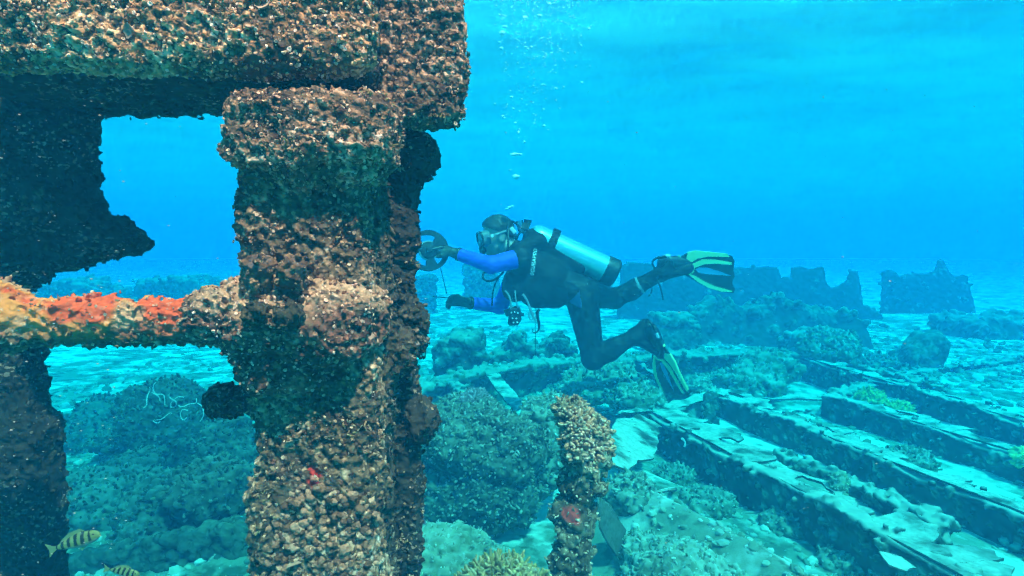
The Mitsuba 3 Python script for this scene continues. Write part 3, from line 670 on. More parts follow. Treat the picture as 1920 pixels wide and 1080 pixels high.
# the pillar of coral right of the frame
red = at(1070, 960, 2.42 * 0.64)
def pillar_tint(v, c):
    w = np.clip((0.028 - length((v - red) * [1, .3, 1.2]) - 0.013 * fbm(v, 40, 2, 3)) / 0.006, 0, 1)[:, None]
    return c * (1 - w) + np.array([0.5, 0.05, 0.04]) * w
pk, pm = coral('coral_pillar', 'coral-covered pillar with brown-tipped knobbly top rising at the bottom centre', 'coral', [
    (1070, 775, 2.55, 0.055, 0.06, 0.05), (1098, 838, 2.5, 0.105, 0.11, 0.13), (1090, 900, 2.5, 0.088, 0.09, 0.09), (1075, 962, 2.48, 0.070, 0.07, 0.055),
    (1080, 1005, 2.46, 0.042, 0.05, 0.08), (1070, 1060, 2.44, 0.070, 0.07, 0.09), (1070, 1140, 2.44, 0.07, 0.07, 0.16), (1072, 1300, 2.44, 0.09, 0.09, 0.3), (1072, 1560, 2.44, 0.1, 0.1, 0.42)],
    0.009, 1500, (0.010, 0.022), [(0.04, 0.03, 0.02), (0.10, 0.07, 0.045), (0.22, 0.16, 0.10), (0.40, 0.30, 0.20)], 401, (0.05, 0.04, 0.028), 0, 1500, 0.0085,
    [(0.34, 0.24, 0.16), (0.50, 0.36, 0.26), (0.16, 0.12, 0.08), (0.28, 0.20, 0.13)], tint=pillar_tint, amp=0.014, amp2=0.02, near=0.64)
ctr = at(1108, 812, 2.42 * 0.64)
p_, n_ = sample(pm, 520, 402, keep=lambda q, u: (u[:, 1] < 0.2) * np.exp(-(length((q - ctr) * [1, .6, 1]) / 0.062) ** 2) * (u[:, 2] > -0.2))
g_ = rng(403); s_ = 0.0075 * g_.uniform(0.7, 1.3, len(p_))
fm, fc = scatter(FINGER, p_, frames(n_, g_, 0.3), np.stack([s_, s_ * 1.2, s_ * 1.1], 1), BROWN, 404)
put(f'{pk}__brown_tips', fm, 'growth', smooth=True, color=fc, label='pinkish brown coral tips', kind='stuff')

coral('coral_mound', 'big dark mound of coral between the frame and the coral pillar', 'coral', [
    (890, 845, 3.05, 0.24, 0.25, 0.21), (835, 890, 3.1, 0.17, 0.2, 0.17), (950, 850, 3.0, 0.16, 0.2, 0.16), (865, 800, 3.15, 0.12, 0.15, 0.11), (890, 920, 3.0, 0.24, 0.22, 0.17), (965, 900, 3.0, 0.09, 0.12, 0.13)],
    0.013, 2600, (0.014, 0.032), DULL[:4], 410, (0.035, 0.038, 0.03), 0.08, 1900, 0.011, DULL[1:5], amp=0.04, amp2=0.07)
coral('stony_coral', 'small purple-brown knob of coral on top of the dark mound', 'coral', [(890, 753, 3.1, 0.065, 0.07, 0.045)], 0.008, 300, (0.008, 0.016),
      [(0.12, 0.10, 0.10), (0.26, 0.20, 0.20), (0.45, 0.36, 0.36)], 411, (0.08, 0.07, 0.07), 0, 160, 0.010, [(0.42, 0.34, 0.34), (0.26, 0.2, 0.2)], amp=0.006, amp2=0.008)
coral('coral_boulder', 'smooth green-brown boulder at the bottom edge right of the frame', 'coral', [(830, 1095, 2.3, 0.25, 0.26, 0.19), (900, 1120, 2.32, 0.18, 0.2, 0.15), (770, 1080, 2.35, 0.15, 0.2, 0.15)],
      0.011, 2600, (0.008, 0.017), [(0.14, 0.16, 0.10), (0.22, 0.24, 0.15), (0.30, 0.31, 0.21), (0.40, 0.40, 0.30)], 412, (0.17, 0.18, 0.12), 0.35, 700, 0.008, TEAL[2:5], amp=0.018, amp2=0.04)
coral('coral_bush', 'yellowish finger coral at the bottom edge in front of the boulder', 'coral', [(950, 1120, 2.1, 0.15, 0.14, 0.13), (1000, 1140, 2.12, 0.1, 0.1, 0.1)], 0.009, 500, (0.010, 0.018),
      [(0.20, 0.16, 0.06), (0.32, 0.27, 0.11), (0.46, 0.38, 0.18)], 413, (0.12, 0.10, 0.05), 0, 800, 0.011, [(0.32, 0.25, 0.10), (0.38, 0.26, 0.13), (0.22, 0.18, 0.08), (0.30, 0.27, 0.15)], flen=1.5, near=0.66)
coral('coral_mound', 'shaggy low coral between the dark mound and the coral pillar', 'coral', [(1030, 790, 3.3, 0.14, 0.16, 0.12), (1010, 850, 3.2, 0.12, 0.15, 0.2)], 0.014, 700, (0.014, 0.028), TEAL[1:5], 414, (0.12, 0.12, 0.09), 0.3, 500, 0.015, TEAL[2:5])
coral('coral_patch', 'patchy coral growing below the diver\'s bent knee', 'coral', [(1130, 712, 5.2, 0.24, 0.3, 0.12), (1185, 740, 4.9, 0.2, 0.3, 0.1), (1090, 735, 5.0, 0.15, 0.2, 0.09)], 0.02, 900, (0.02, 0.04), TEAL[1:], 415, (0.13, 0.13, 0.1), 0.4, 500, 0.02, TEAL[2:5])
coral('coral_patch', 'coral hump at the far end of the ribs, left of the thin rod', 'coral', [(1400, 715, 5.9, 0.30, 0.3, 0.12), (1440, 690, 6.2, 0.25, 0.3, 0.14)], 0.022, 700, (0.02, 0.045), TEAL[1:], 416, (0.12, 0.12, 0.09), 0.35, 400, 0.02, TEAL[2:5])
coral('coral_patch', 'bright shaggy coral on the tip of the second rib', 'coral', [(1312, 718, 5.35, 0.09, 0.1, 0.07), (1330, 738, 5.2, 0.07, 0.1, 0.05)], 0.014, 260, (0.012, 0.024), TEAL[3:5], 417, (0.3, 0.3, 0.22), 0.4, 200, 0.016, TEAL[3:5])
coral('coral_bush', 'round coral bush right of the long rod in the middle distance', 'coral', [(1555, 655, 6.9, 0.30, 0.3, 0.18)], 0.024, 500, (0.02, 0.05), TEAL[1:], 418, (0.12, 0.12, 0.09), 0.3, 350, 0.025, TEAL[2:5])
coral('coral_bush', 'yellow-green coral clump sitting on the third rib', 'coral', [(1632, 752, 4.85, 0.095, 0.1, 0.065), (1690, 768, 4.6, 0.08, 0.1, 0.04)], 0.012, 300, (0.012, 0.022), [(0.30, 0.34, 0.10), (0.52, 0.56, 0.20), (0.66, 0.70, 0.32)], 419, (0.2, 0.22, 0.08), 0, 260, 0.016, [(0.62, 0.70, 0.26), (0.50, 0.54, 0.2), (0.34, 0.38, 0.16)])
coral('coral_bush', 'bright yellow coral cut by the right edge on the third rib', 'coral', [(1918, 862, 3.55, 0.045, 0.05, 0.035)], 0.010, 120, (0.010, 0.018), [(0.66, 0.68, 0.28), (0.5, 0.5, 0.2)], 420, (0.4, 0.4, 0.15), 0, 80, 0.012, [(0.66, 0.68, 0.28)])
coral('coral_stub', 'stubby coral growth standing on the nearest rib', 'coral', [(1578, 905, 3.0, 0.035, 0.04, 0.055), (1572, 950, 2.95, 0.05, 0.05, 0.07), (1585, 980, 2.85, 0.07, 0.06, 0.03)], 0.008, 420, (0.007, 0.014), [(0.14, 0.15, 0.09), (0.30, 0.29, 0.17), (0.48, 0.44, 0.30)], 421, (0.13, 0.13, 0.08), 0.2, 200, 0.008, [(0.5, 0.46, 0.32), (0.3, 0.3, 0.18)])
coral('rubble_mound', 'rubble-covered slope at the bottom edge in front of the ribs', 'rubble mound', [(1270, 1120, 2.3, 0.20, 0.28, 0.17), (1225, 1075, 2.5, 0.11, 0.2, 0.10), (1340, 1150, 2.2, 0.2, 0.3, 0.15)], 0.011, 2200, (0.008, 0.018), TEAL[1:5], 422, (0.16, 0.17, 0.12), 0.45, 900, 0.009, TEAL[2:5], amp=0.025, amp2=0.04)
for k_, (lab, lb) in enumerate([('dark coral lump in the hollow just right of the coral pillar', (1185, 925, 3.0, 0.10, 0.12, 0.07)), ('flat coral lump under the nearest rib, left of the short rods', (1320, 945, 2.9, 0.13, 0.12, 0.05)),
        ('coral lump against the foot of the nearest rib, right of the short rods', (1478, 985, 2.7, 0.10, 0.10, 0.05)), ('small coral lump beside the broken strut', (1262, 900, 3.2, 0.09, 0.1, 0.045)), ('coral lump at the bottom edge against the nearest rib', (1600, 1062, 2.35, 0.09, 0.1, 0.045)),
        ('dark coral lump right of the narrow silted strip', (1040, 725, 5.2, 0.16, 0.15, 0.08)), ('rough coral lump in the sand between the second and third ribs', (1700, 868, 3.55, 0.10, 0.1, 0.05)), ('coral lump beside the dark triangular piece', (1650, 690, 6.6, 0.18, 0.2, 0.08))]):
    Y_ = lb[2]; b_ = on_bed(lb[0], lb[1]); 
    coral('coral_lump', lab, 'coral', [(lb[0], lb[1], b_[1], lb[3], lb[4], lb[5])], 0.005 * Y_, 420, (0.004 * Y_, 0.009 * Y_), TEAL[:5], 450 + k_, (0.09, 0.095, 0.07), 0.3, 160, 0.0042 * Y_, TEAL[1:5], amp=0.02, amp2=0.03)
# what shows through the left opening
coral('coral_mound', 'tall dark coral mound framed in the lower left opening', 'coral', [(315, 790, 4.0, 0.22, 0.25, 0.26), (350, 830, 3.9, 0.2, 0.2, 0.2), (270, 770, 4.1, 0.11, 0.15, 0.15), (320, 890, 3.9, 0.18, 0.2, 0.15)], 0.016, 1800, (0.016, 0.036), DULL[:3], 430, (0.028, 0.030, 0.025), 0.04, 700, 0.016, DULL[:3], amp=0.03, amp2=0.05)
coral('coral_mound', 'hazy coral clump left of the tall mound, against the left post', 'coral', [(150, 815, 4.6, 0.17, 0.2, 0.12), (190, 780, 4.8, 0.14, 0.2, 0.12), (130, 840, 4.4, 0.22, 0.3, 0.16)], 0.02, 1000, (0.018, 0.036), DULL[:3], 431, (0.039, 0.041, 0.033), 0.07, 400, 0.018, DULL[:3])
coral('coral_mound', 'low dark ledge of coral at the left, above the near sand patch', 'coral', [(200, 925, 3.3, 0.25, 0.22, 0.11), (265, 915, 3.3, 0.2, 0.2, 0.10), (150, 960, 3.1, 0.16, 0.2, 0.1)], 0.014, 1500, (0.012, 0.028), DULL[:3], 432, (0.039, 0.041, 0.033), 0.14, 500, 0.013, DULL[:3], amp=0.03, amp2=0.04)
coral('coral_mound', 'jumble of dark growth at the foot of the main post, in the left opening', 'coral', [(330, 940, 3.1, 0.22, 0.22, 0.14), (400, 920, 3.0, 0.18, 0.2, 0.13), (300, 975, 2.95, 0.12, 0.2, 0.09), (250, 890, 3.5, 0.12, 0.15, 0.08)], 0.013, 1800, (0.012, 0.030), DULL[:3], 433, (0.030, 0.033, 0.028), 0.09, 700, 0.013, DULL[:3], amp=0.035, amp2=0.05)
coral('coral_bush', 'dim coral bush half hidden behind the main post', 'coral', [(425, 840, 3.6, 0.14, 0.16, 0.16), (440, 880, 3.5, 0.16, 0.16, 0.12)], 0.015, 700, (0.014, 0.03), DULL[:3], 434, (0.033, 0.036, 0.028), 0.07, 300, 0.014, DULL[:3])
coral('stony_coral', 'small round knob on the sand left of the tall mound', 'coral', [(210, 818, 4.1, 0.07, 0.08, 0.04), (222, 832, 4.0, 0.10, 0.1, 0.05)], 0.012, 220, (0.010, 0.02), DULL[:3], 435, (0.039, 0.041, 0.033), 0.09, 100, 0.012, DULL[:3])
fa, fb = at(120, 1062, 2.6), at(470, 985, 2.75)
fu = unit(fb - fa)
grown('fallen_beam', 'fallen dark beam lying across the lower left opening', 'ship beam', lambda p: np.minimum(scap(p, fa, fb, 0.024), sbox((p - fa) @ np.stack([fu, unit(np.cross([0, 0, 1.0], fu)), np.cross(fu, unit(np.cross([0, 0, 1.0], fu)))], 1), (0, -0.02, -0.22), (np.linalg.norm(fb - fa), 0.02, 0.03), 0.01)),
      np.minimum(fa, fb) - 0.28, np.maximum(fa, fb) + 0.12, 0.012, 900, (0.010, 0.022), DULL[:3], 436, (0.022, 0.022, 0.018), 0.0, amp=0.012, amp2=0.015)
# worm-like strands over the tall mound
strand = thing('whip_coral', 'tangle of thin pale strands draped over the tall coral mound', 'coral')
g = rng(440)
for k, (x, y) in enumerate([(285, 735), (300, 752), (318, 738), (335, 760), (352, 770), (268, 765), (300, 790), (345, 745), (375, 790), (322, 775)]):
    q = [at(x, y, 3.72 + 0.03 * math.sin(k))]
    a = g.uniform(0, 6.28)
    for _ in range(4):
        a += g.normal(0, 0.9); q.append(q[-1] + 0.035 * np.array([math.cos(a), 0.2 * g.normal(), math.sin(a)]))
    put(f'{strand}__strand', tube(q, 0.0035, 5), princ(rgb(0.6, 0.58, 0.5)), smooth=True)
# rods and lines
scene['rusty_rod'] = princ(rgb(0.32, 0.30, 0.24), 0.9)
simple('thin_rod', tube([at(1412, 688, 6.2), at(1455, 697, 6.1), at(1498, 707, 6.0)], 0.010, 6), 'rusty_rod', 'thin pale rod lying between the far ribs', 'rod', smooth=True)
simple('rope', tube([at(95, 766, 6.0), at(170, 757, 6.0), at(245, 748, 5.9)], 0.008, 6), 'rusty_rod', 'thin rope stretched over the sand in the left opening', 'rope', smooth=True)
simple('broken_strut', tube([on_bed(1205, 932), on_bed(1235, 924), on_bed(1260, 921), on_bed(1300, 905), on_bed(1335, 896)], [0.006, 0.010, 0.012, 0.009, 0.005], 7), 'silted_iron', 'thin bent strut lying on the slope in front of the nearest rib', 'strut', smooth=True)
simple('broken_strut', join(tube([on_bed(1390, 955), on_bed(1418, 950), on_bed(1445, 945)], [0.008, 0.010, 0.007], 7), tube([on_bed(1392, 963), on_bed(1440, 961)], 0.008, 7)), 'rusty_rod', 'pair of short pale rods in the shadow of the nearest rib', 'rod', smooth=True)
simple('bone_fragment', tube([at(1278, 822, 3.9), at(1284, 828, 3.9), at(1283, 838, 3.9)], [0.008, 0.006, 0.007], 6), princ(rgb(0.75, 0.72, 0.66)), 'small white fragment against the dark web of the nearest rib', 'fragment', smooth=True)

# loose rubble lying on the bed
g = rng(500)
STONE = []
for s in range(6):
    ic = trimesh.creation.icosphere(0); v = np.array(ic.vertices)
    v = v * (1 + 0.9 * fbm(v + 9 * s, 1.3, 2, s))[:, None] * [1, 0.8, 0.55]
    STONE.append((v, np.array(ic.faces)))
def rubble(n, box, dens, seed, rmin, rmax):
    g = rng(seed)
    x, y = g.uniform(box[0], box[1], 6 * n), g.uniform(box[2], box[3], 6 * n)
    P = np.stack([x, y, 0 * x], -1)
    ok = (fbm(P, 1.2, 3, seed) + 0.5 > dens) & ((x < rib_x(0, y) - 0.05) | (y > 5.2) | (g.random(len(x)) < 0.22))
    x, y = x[ok][:n], y[ok][:n]
    s = rmin + (rmax - rmin) * g.random(len(x)) ** 3
    z = ground(x, y) + 0.2 * s
    return np.stack([x, y, z], -1), s
p1, s1 = rubble(6000, (-3.2, 3.4, 1.9, 6.5), 0.46, 501, 0.006, 0.034)
p2, s2 = rubble(3600, (-5.0, 8.0, 5.0, 12.0), 0.45, 502, 0.015, 0.08)
p_, s_ = np.vstack([p1, p2]), np.r_[s1, s2]
m, c = scatter(STONE, p_, frames(np.tile([0, 0, 1.0], (len(p_), 1)), g, 0.4), s_, TEAL[2:5] + [(0.55, 0.53, 0.45)], 503)
k = put('rubble', m, 'growth', smooth=False, color=c, label='loose coral rubble strewn over the sea bed', kind='stuff')
labels[k]['category'] = 'rubble'

# ---------------------------------------------------------------- the diver
YD = 4.1
scene['neoprene'] = {'type': 'bumpmap', 'arbitrary': mikit.proc(lambda p, n, uv: mikit.fbm(p.x * 26 + 9 * p.z, p.y * 14, p.z * 30, 3), eps=3e-3), 'scale': 0.03, 'bsdf': princ(rgb(0.006, 0.0065, 0.009), 0.5, specular=0.35)}
scene['vest_cloth'] = princ(rgb(0.007, 0.008, 0.011), 0.7, specular=0.25)
scene['blue_lycra'] = princ(mikit.proc(lambda p, n, uv: mi.Color3f(0.035, 0.075, 0.62) * (0.8 + 0.4 * mikit.fbm(p.x * 22, p.y * 22, p.z * 34, 2))), 0.6, sheen=0.3)
scene['blue_panel'] = princ(rgb(0.02, 0.045, 0.12), 0.6)
scene['skin'] = princ(rgb(0.52, 0.34, 0.25), 0.5)
scene['hair'] = princ(rgb(0.012, 0.010, 0.010), 0.5)
scene['glove'] = princ(mikit.proc(lambda p, n, uv: mi.Color3f(0.035, 0.04, 0.028) * (0.6 + 0.8 * mikit.fbm(p.x * 60, p.y * 60, p.z * 60, 2))), 0.75)
scene['black_rubber'] = princ(rgb(0.015, 0.015, 0.017), 0.4, specular=0.5)
scene['grey_web'] = princ(rgb(0.28, 0.29, 0.31), 0.6)
scene['white_print'] = princ(rgb(0.78, 0.78, 0.78), 0.6)
scene['chrome'] = {'type': 'roughconductor', 'material': 'Cr', 'alpha': 0.18}
scene['tank_paint'] = princ(mikit.proc(lambda p, n, uv: mi.Color3f(0.22, 0.66, 0.70) * (0.85 + 0.25 * mikit.fbm(p.x * 9, p.y * 9, p.z * 9, 3))), 0.32, metallic=0.65, specular=0.6, clearcoat=0.6)
scene['mask_glass'] = {'type': 'thindielectric', 'int_ior': 1.2}
scene['clear_skirt'] = princ(rgb(0.16, 0.19, 0.20), 0.35, specular=0.6)
scene['fin_yellow'] = princ(rgb(0.60, 0.74, 0.34), 0.4, specular=0.5)
scene['fin_window'] = princ(rgb(0.10, 0.30, 0.55), 0.3, specular=0.5)

person = thing('person', 'scuba diver in black wetsuit with blue sleeves swimming left and holding a reel', 'person')
def J(x, y, dy=0.0): return at(x, y, YD + dy)
# head frame: looks left, a little towards the camera and down
HF = unit([-0.94, -0.27, -0.22]); HS = unit(np.cross([0, 0, 1.0], HF)); HU = np.cross(HF, HS)
HC = J(931, 440)
def hp(f, s, u): return HC + f * HF + s * HS + u * HU
def flat(p, k=0.7): q = p.copy(); q[..., 1] = (p[..., 1] - YD) * k + YD; return q
L = dict(sh=J(976, 484, -0.17), el=J(921, 497, -0.24), wr=J(852, 474, -0.13), pa=J(828, 466, -0.10))
R = dict(sh=J(972, 500, 0.17), el=J(938, 574, 0.13), wr=J(874, 567, 0.02), pa=J(848, 562, 0.0))
LL = dict(hip=J(1090, 552, -0.09), kn=J(1112, 672, -0.14), an=J(1192, 630, -0.12), he=J(1210, 610, -0.12), to=J(1232, 655, -0.13))
RL = dict(hip=J(1096, 548, 0.09), kn=J(1152, 560, 0.36), an=J(1238, 514, 0.26), he=J(1252, 494, 0.25), to=J(1290, 503, 0.26))
HEAD = [lambda p: sell((p - HC) @ np.stack([HF, HS, HU], 1), (-0.015, 0, 0.03), (0.098, 0.078, 0.092)),
        lambda p: sell((p - HC) @ np.stack([HF, HS, HU], 1), (0.022, 0, -0.045), (0.072, 0.063, 0.085)),
        lambda p: scap(p, hp(0.07, 0, -0.105), hp(0.045, 0, -0.10), 0.030, 0.036),
        lambda p: scap(p, hp(0.090, 0, -0.012), hp(0.108, 0, -0.042), 0.011, 0.017),
        lambda p: scap(p, hp(0.076, -0.012, -0.073), hp(0.076, 0.012, -0.073), 0.013),
        lambda p: scap(p, hp(0.074, -0.032, 0.018), hp(0.074, 0.032, 0.018), 0.016),
        lambda p: sell((p - HC) @ np.stack([HF, HS, HU], 1), (-0.012, -0.078, -0.02), (0.026, 0.012, 0.034)),
        lambda p: sell((p - HC) @ np.stack([HF, HS, HU], 1), (-0.012, 0.078, -0.02), (0.026, 0.012, 0.034))]
NECK = [lambda p: scap(p, hp(-0.03, 0, -0.07), J(968, 470), 0.056, 0.066)]
TORSO = [lambda p: scap(flat(p, 0.66), J(980, 492), J(1020, 515), 0.112, 0.120), lambda p: scap(flat(p, 0.7), J(1020, 515), J(1060, 535), 0.120, 0.110),
         lambda p: scap(flat(p, 0.68), J(1060, 535), J(1094, 550), 0.110, 0.118), lambda p: scap(p, L['sh'], R['sh'], 0.072)]
def limb(d, r, keys): return [(lambda p, a=d[a], b=d[b], ra=ra, rb=rb: scap(p, a, b, ra, rb)) for (a, b), (ra, rb) in zip(keys, r)]
ARML = limb(L, [(0.060, 0.047), (0.047, 0.032)], [('sh', 'el'), ('el', 'wr')])
ARMR = limb(R, [(0.060, 0.047), (0.047, 0.032)], [('sh', 'el'), ('el', 'wr')])
LEGL = limb(LL, [(0.108, 0.068), (0.068, 0.042), (0.042, 0.040), (0.042, 0.036)], [('hip', 'kn'), ('kn', 'an'), ('an', 'he'), ('an', 'to')]) + [lambda p: scap(p, LL['kn'] * 0.65 + LL['an'] * 0.35 + [0.01, 0, -0.012], LL['kn'] * 0.5 + LL['an'] * 0.5, 0.058, 0.054)]
LEGR = limb(RL, [(0.108, 0.068), (0.068, 0.042), (0.042, 0.040), (0.042, 0.036)], [('hip', 'kn'), ('kn', 'an'), ('an', 'he'), ('an', 'to')]) + [lambda p: scap(p, RL['kn'] * 0.65 + RL['an'] * 0.35 + [0.01, 0, -0.012], RL['kn'] * 0.5 + RL['an'] * 0.5, 0.058, 0.054)]

def hand(wr, pa, normal, curl, thumb_side, spread=0.10):
    """a gloved hand: palm, four jointed fingers that bend towards -normal, and a thumb"""
    d = unit(pa - wr); n = unit(normal - np.dot(normal, d) * d); s = np.cross(d, n)
    out = []
    base = wr + d * 0.015
    kn = [wr + d * (0.092 - 0.004 * abs(k - 1.2)) + s * (k - 1.5) * 0.020 for k in range(4)]
    for k in range(4): out.append(lambda p, a=base + s * (k - 1.5) * 0.011, b=kn[k]: scap(p, a, b, 0.016, 0.0115))
    for k, ln in enumerate((0.92, 1.0, 0.95, 0.76)):
        a, ang = kn[k], 0.0
        dk = unit(d + s * (k - 1.5) * spread)
        for q, (l_, r0, r1) in enumerate(((0.043, 0.0112, 0.0098), (0.027, 0.0098, 0.0088), (0.021, 0.0088, 0.0075))):
            ang += curl[q] * (1 + 0.12 * (k - 1.5))
            b = a + (dk * math.cos(ang) - n * math.sin(ang)) * l_ * ln
            out.append(lambda p, a=a, b=b, r0=r0, r1=r1: scap(p, a, b, r0, r1)); a = b
    t0 = wr + d * 0.030 + s * thumb_side * 0.020
    t1 = t0 + d * 0.030 + s * thumb_side * 0.026 - n * 0.012
    t2 = t1 + d * 0.030 + s * thumb_side * 0.004 - n * 0.016; t3 = t2 + d * 0.022 - s * thumb_side * 0.006 - n * 0.012
    for a, b, r0, r1 in ((t0, t1, 0.016, 0.013), (t1, t2, 0.0125, 0.011), (t2, t3, 0.011, 0.009)):
        out.append(lambda p, a=a, b=b, r0=r0, r1=r1: scap(p, a, b, r0, r1))
    return out
HANDL = hand(L['wr'], L['pa'], np.array([0.25, -0.65, 0.7]), (0.5, 0.8, 0.6), -1)
HANDR = hand(R['wr'], R['pa'], np.array([0.1, -0.75, 0.65]), (0.75, 1.1, 0.9), 1, 0.02)

def body(prims, h, k=0.03, off=0.0, cut=None, kh=None):
    """surface of smoothly joined bones; off swells it into clothing; cut(p) > 0 is left away"""
    big = 0.6
    # bounds from a coarse look
    P, lo = grid((-0.75, 3.55, -1.0), (1.35, 4.75, 0.42), 0.05)
    cs_ = [f(P) for f in prims]
    idx = np.argwhere(np.min(cs_, 0) < 0.12); lo2, hi2 = P[tuple(idx.min(0))] - 0.02, P[tuple(idx.max(0))] + 0.02
    Q, lo = grid(lo2, hi2, h)
    F = np.full(Q.shape[:3], 0.3)
    for f, c in zip(prims, cs_):                                # each bone only where it lies
        idx = np.argwhere(c < 0.12)
        a = np.clip(((P[tuple(idx.min(0))] - 0.05 - lo) / h).astype(int), 0, None); b = ((P[tuple(idx.max(0))] + 0.05 - lo) / h).astype(int) + 1
        sl = tuple(slice(x, y) for x, y in zip(a, b))
        F[sl] = smin(F[sl], f(Q[sl]), k)
    P = Q
    F = F - off + (0.010 * (np.abs(fbm(Q * [1.0, 0.7, 1.3], 17, 2, 21)) - 0.11) if off > 0.0065 else 0)      # creases of cloth
    if cut is not None: F = np.maximum(F, cut(P))
    return nets(np.pad(F, 1, constant_values=1.0), lo - h, h)
def half(o, n): o, n = np.asarray(o), unit(n); return lambda p: (p - o) @ n     # > 0 beyond the plane
def allof(*c): return lambda p: np.max([q(p) for q in c], 0)

put(f'{person}__body', body(HEAD + NECK + TORSO + ARML + ARMR + LEGL + LEGR + HANDL + HANDR, 0.011, 0.012), 'skin', smooth=True)
put(f'{person}__face', body(HEAD + NECK, 0.005, 0.014, 0.002, half(J(955, 462), J(968, 470) - HC)), 'skin', smooth=True)
put(f'{person}__wetsuit', body(TORSO + LEGL + LEGR + NECK, 0.010, 0.03, 0.007, half(J(956, 462), HC - J(968, 470))), 'neoprene', smooth=True)
for d, arm in ((L, ARML), (R, ARMR)):
    put(f'{person}__sleeve', body(arm, 0.007, 0.02, 0.008, half(d['wr'] + 0.1 * (d['el'] - d['wr']), d['wr'] - d['el'])), 'blue_lycra', smooth=True)
for d, hd, arm in ((L, HANDL, ARML), (R, HANDR, ARMR)):
    g_ = put(f'{person}__glove', body(hd + arm[1:], 0.0042, 0.008, 0.0035, half(d['wr'] + 0.18 * (d['el'] - d['wr']), d['el'] - d['wr'])), 'glove', smooth=True)
    a = d['wr'] + 0.13 * (d['el'] - d['wr']); u = unit(d['el'] - d['wr'])
    put(f'{g_}__wrist_strap', body([lambda p: scap(p, a, a + u * 0.001, 0.046)], 0.005, 0.01, 0, lambda p: np.abs((p - a) @ u) - 0.012), 'black_rubber', smooth=True)
hk = [HEAD[0]]
put(f'{person}__hair', body([lambda p: HEAD[0](p) + 0.010 * fbm(p, 55, 2, 4), lambda p: scap(p, hp(-0.06, 0, 0.02), hp(-0.075, 0, -0.03), 0.062, 0.05)], 0.005, 0.01, 0.014,
    allof(half(hp(0.05, 0, 0.052), 0.55 * HF - 0.85 * HU), half(hp(0.01, 0, -0.01), 0.75 * HF - 0.6 * HU))), 'hair', smooth=True)

# vest with pockets, straps and print
VEST = [lambda p: scap(flat(p, 0.66), J(985, 490), J(1030, 520), 0.126, 0.136), lambda p: scap(flat(p, 0.7), J(1030, 520), J(1062, 540), 0.134, 0.120),
        lambda p: scap(p, J(978, 470, -0.15), J(1010, 450, -0.10), 0.062, 0.05), lambda p: scap(p, J(978, 470, 0.15), J(1010, 450, 0.10), 0.062, 0.05),
        lambda p: sell(p, J(1008, 545, -0.13), (0.13, 0.085, 0.115)), lambda p: sell(p, J(1040, 552, -0.12), (0.10, 0.08, 0.10)),
        lambda p: sell(p, J(1008, 545, 0.13), (0.13, 0.085, 0.115)), lambda p: sell(p, J(965, 535, 0.0), (0.09, 0.16, 0.12)),
        lambda p: scap(p, J(1000, 448, -0.02), J(1085, 500, -0.02), 0.075, 0.07)]
vc = allof(half(J(1078, 552), [1, 0, -0.35]), half(J(948, 480), [-0.9, 0, 0.25]))
def vest_field(p):
    F = None
    for f in VEST: F = f(p) if F is None else smin(F, f(p), 0.035)
    return np.maximum(F + 0.012 * fbm(p, 16, 2, 6), vc(p))
P, lo = grid((-0.22, 3.72, -0.58), (0.56, 4.48, 0.28), 0.008)
VF = np.pad(vest_field(P), 1, constant_values=1.0)
vv, vf = nets(VF, lo - 0.008, 0.008)
put(f'{person}__vest', (vv, vf), 'vest_cloth', smooth=True)
front = vv[normals(vv, vf)[:, 1] < -0.15]; ftree = cKDTree(front[:, [0, 2]])
def drape(v, lift):
    """lay flat things (x, z given) on the near side of the vest"""
    d, i = ftree.query(v[:, [0, 2]], k=4)
    return np.c_[v[:, 0], front[i, 1].min(1) - lift + v[:, 1], v[:, 2]]
def strip(pts, w, lift=0.003, thick=0.003):
    c = np.array([at(x, y, YD - 0.2) for x, y in pts]); t = np.r_[0, np.cumsum(length(np.diff(c, axis=0)))]
    u = np.linspace(0, t[-1], 24); q = np.stack([np.interp(u, t, c[:, k]) for k in range(3)], 1)
    d = np.gradient(q, axis=0)[:, [0, 2]]; d /= length(d)[:, None]; nrm = np.c_[-d[:, 1], 0 * d[:, 0], d[:, 0]]
    ww = np.interp(np.linspace(0, 1, 24), np.linspace(0, 1, len(np.atleast_1d(w))), np.atleast_1d(w))[:, None]
    base = drape(q, lift)
    a, b = base - nrm * ww / 2, base + nrm * ww / 2
    v = np.vstack([a, b, a - [0, thick, 0], b - [0, thick, 0]]); n = 24; f = []
    for k in range(n - 1):
        for p0, p1 in ((0, n), (n, 3 * n), (3 * n, 2 * n), (2 * n, 0)):
            f += [[p0 + k, p0 + k + 1, p1 + k + 1], [p0 + k, p1 + k + 1, p1 + k]]
    f += [[0, n, 3 * n], [0, 3 * n, 2 * n], [n - 1, 4 * n - 1, 2 * n - 1], [n - 1, 3 * n - 1, 4 * n - 1]]
    return v, np.array(f)
vest = f'{person}__vest'
for pts, w in (([(1002, 464), (996, 482), (988, 500), (986, 512)], (0.006, 0.012, 0.012, 0.005)), ([(1014, 466), (1014, 480), (1011, 492), (1008, 503)], (0.006, 0.016, 0.012, 0.004))):
    put(f'{vest}__shoulder_trim', strip(pts, w), 'grey_web', smooth=30)
put(f'{vest}__chest_strap', strip([(962, 500), (975, 512), (992, 524), (1010, 534)], 0.018, 0.004, 0.003), 'black_rubber', smooth=30)
put(f'{vest}__waist_strap', strip([(992, 566), (1015, 556), (1040, 550), (1066, 548)], 0.022, 0.005, 0.003), 'black_rubber', smooth=30)
put(f'{vest}__ring', strip([(1022, 548), (1027, 551)], 0.010, 0.008, 0.004), 'chrome')
put(f'{vest}__ring', strip([(1050, 497), (1053, 500)], 0.008, 0.006, 0.004), 'chrome')
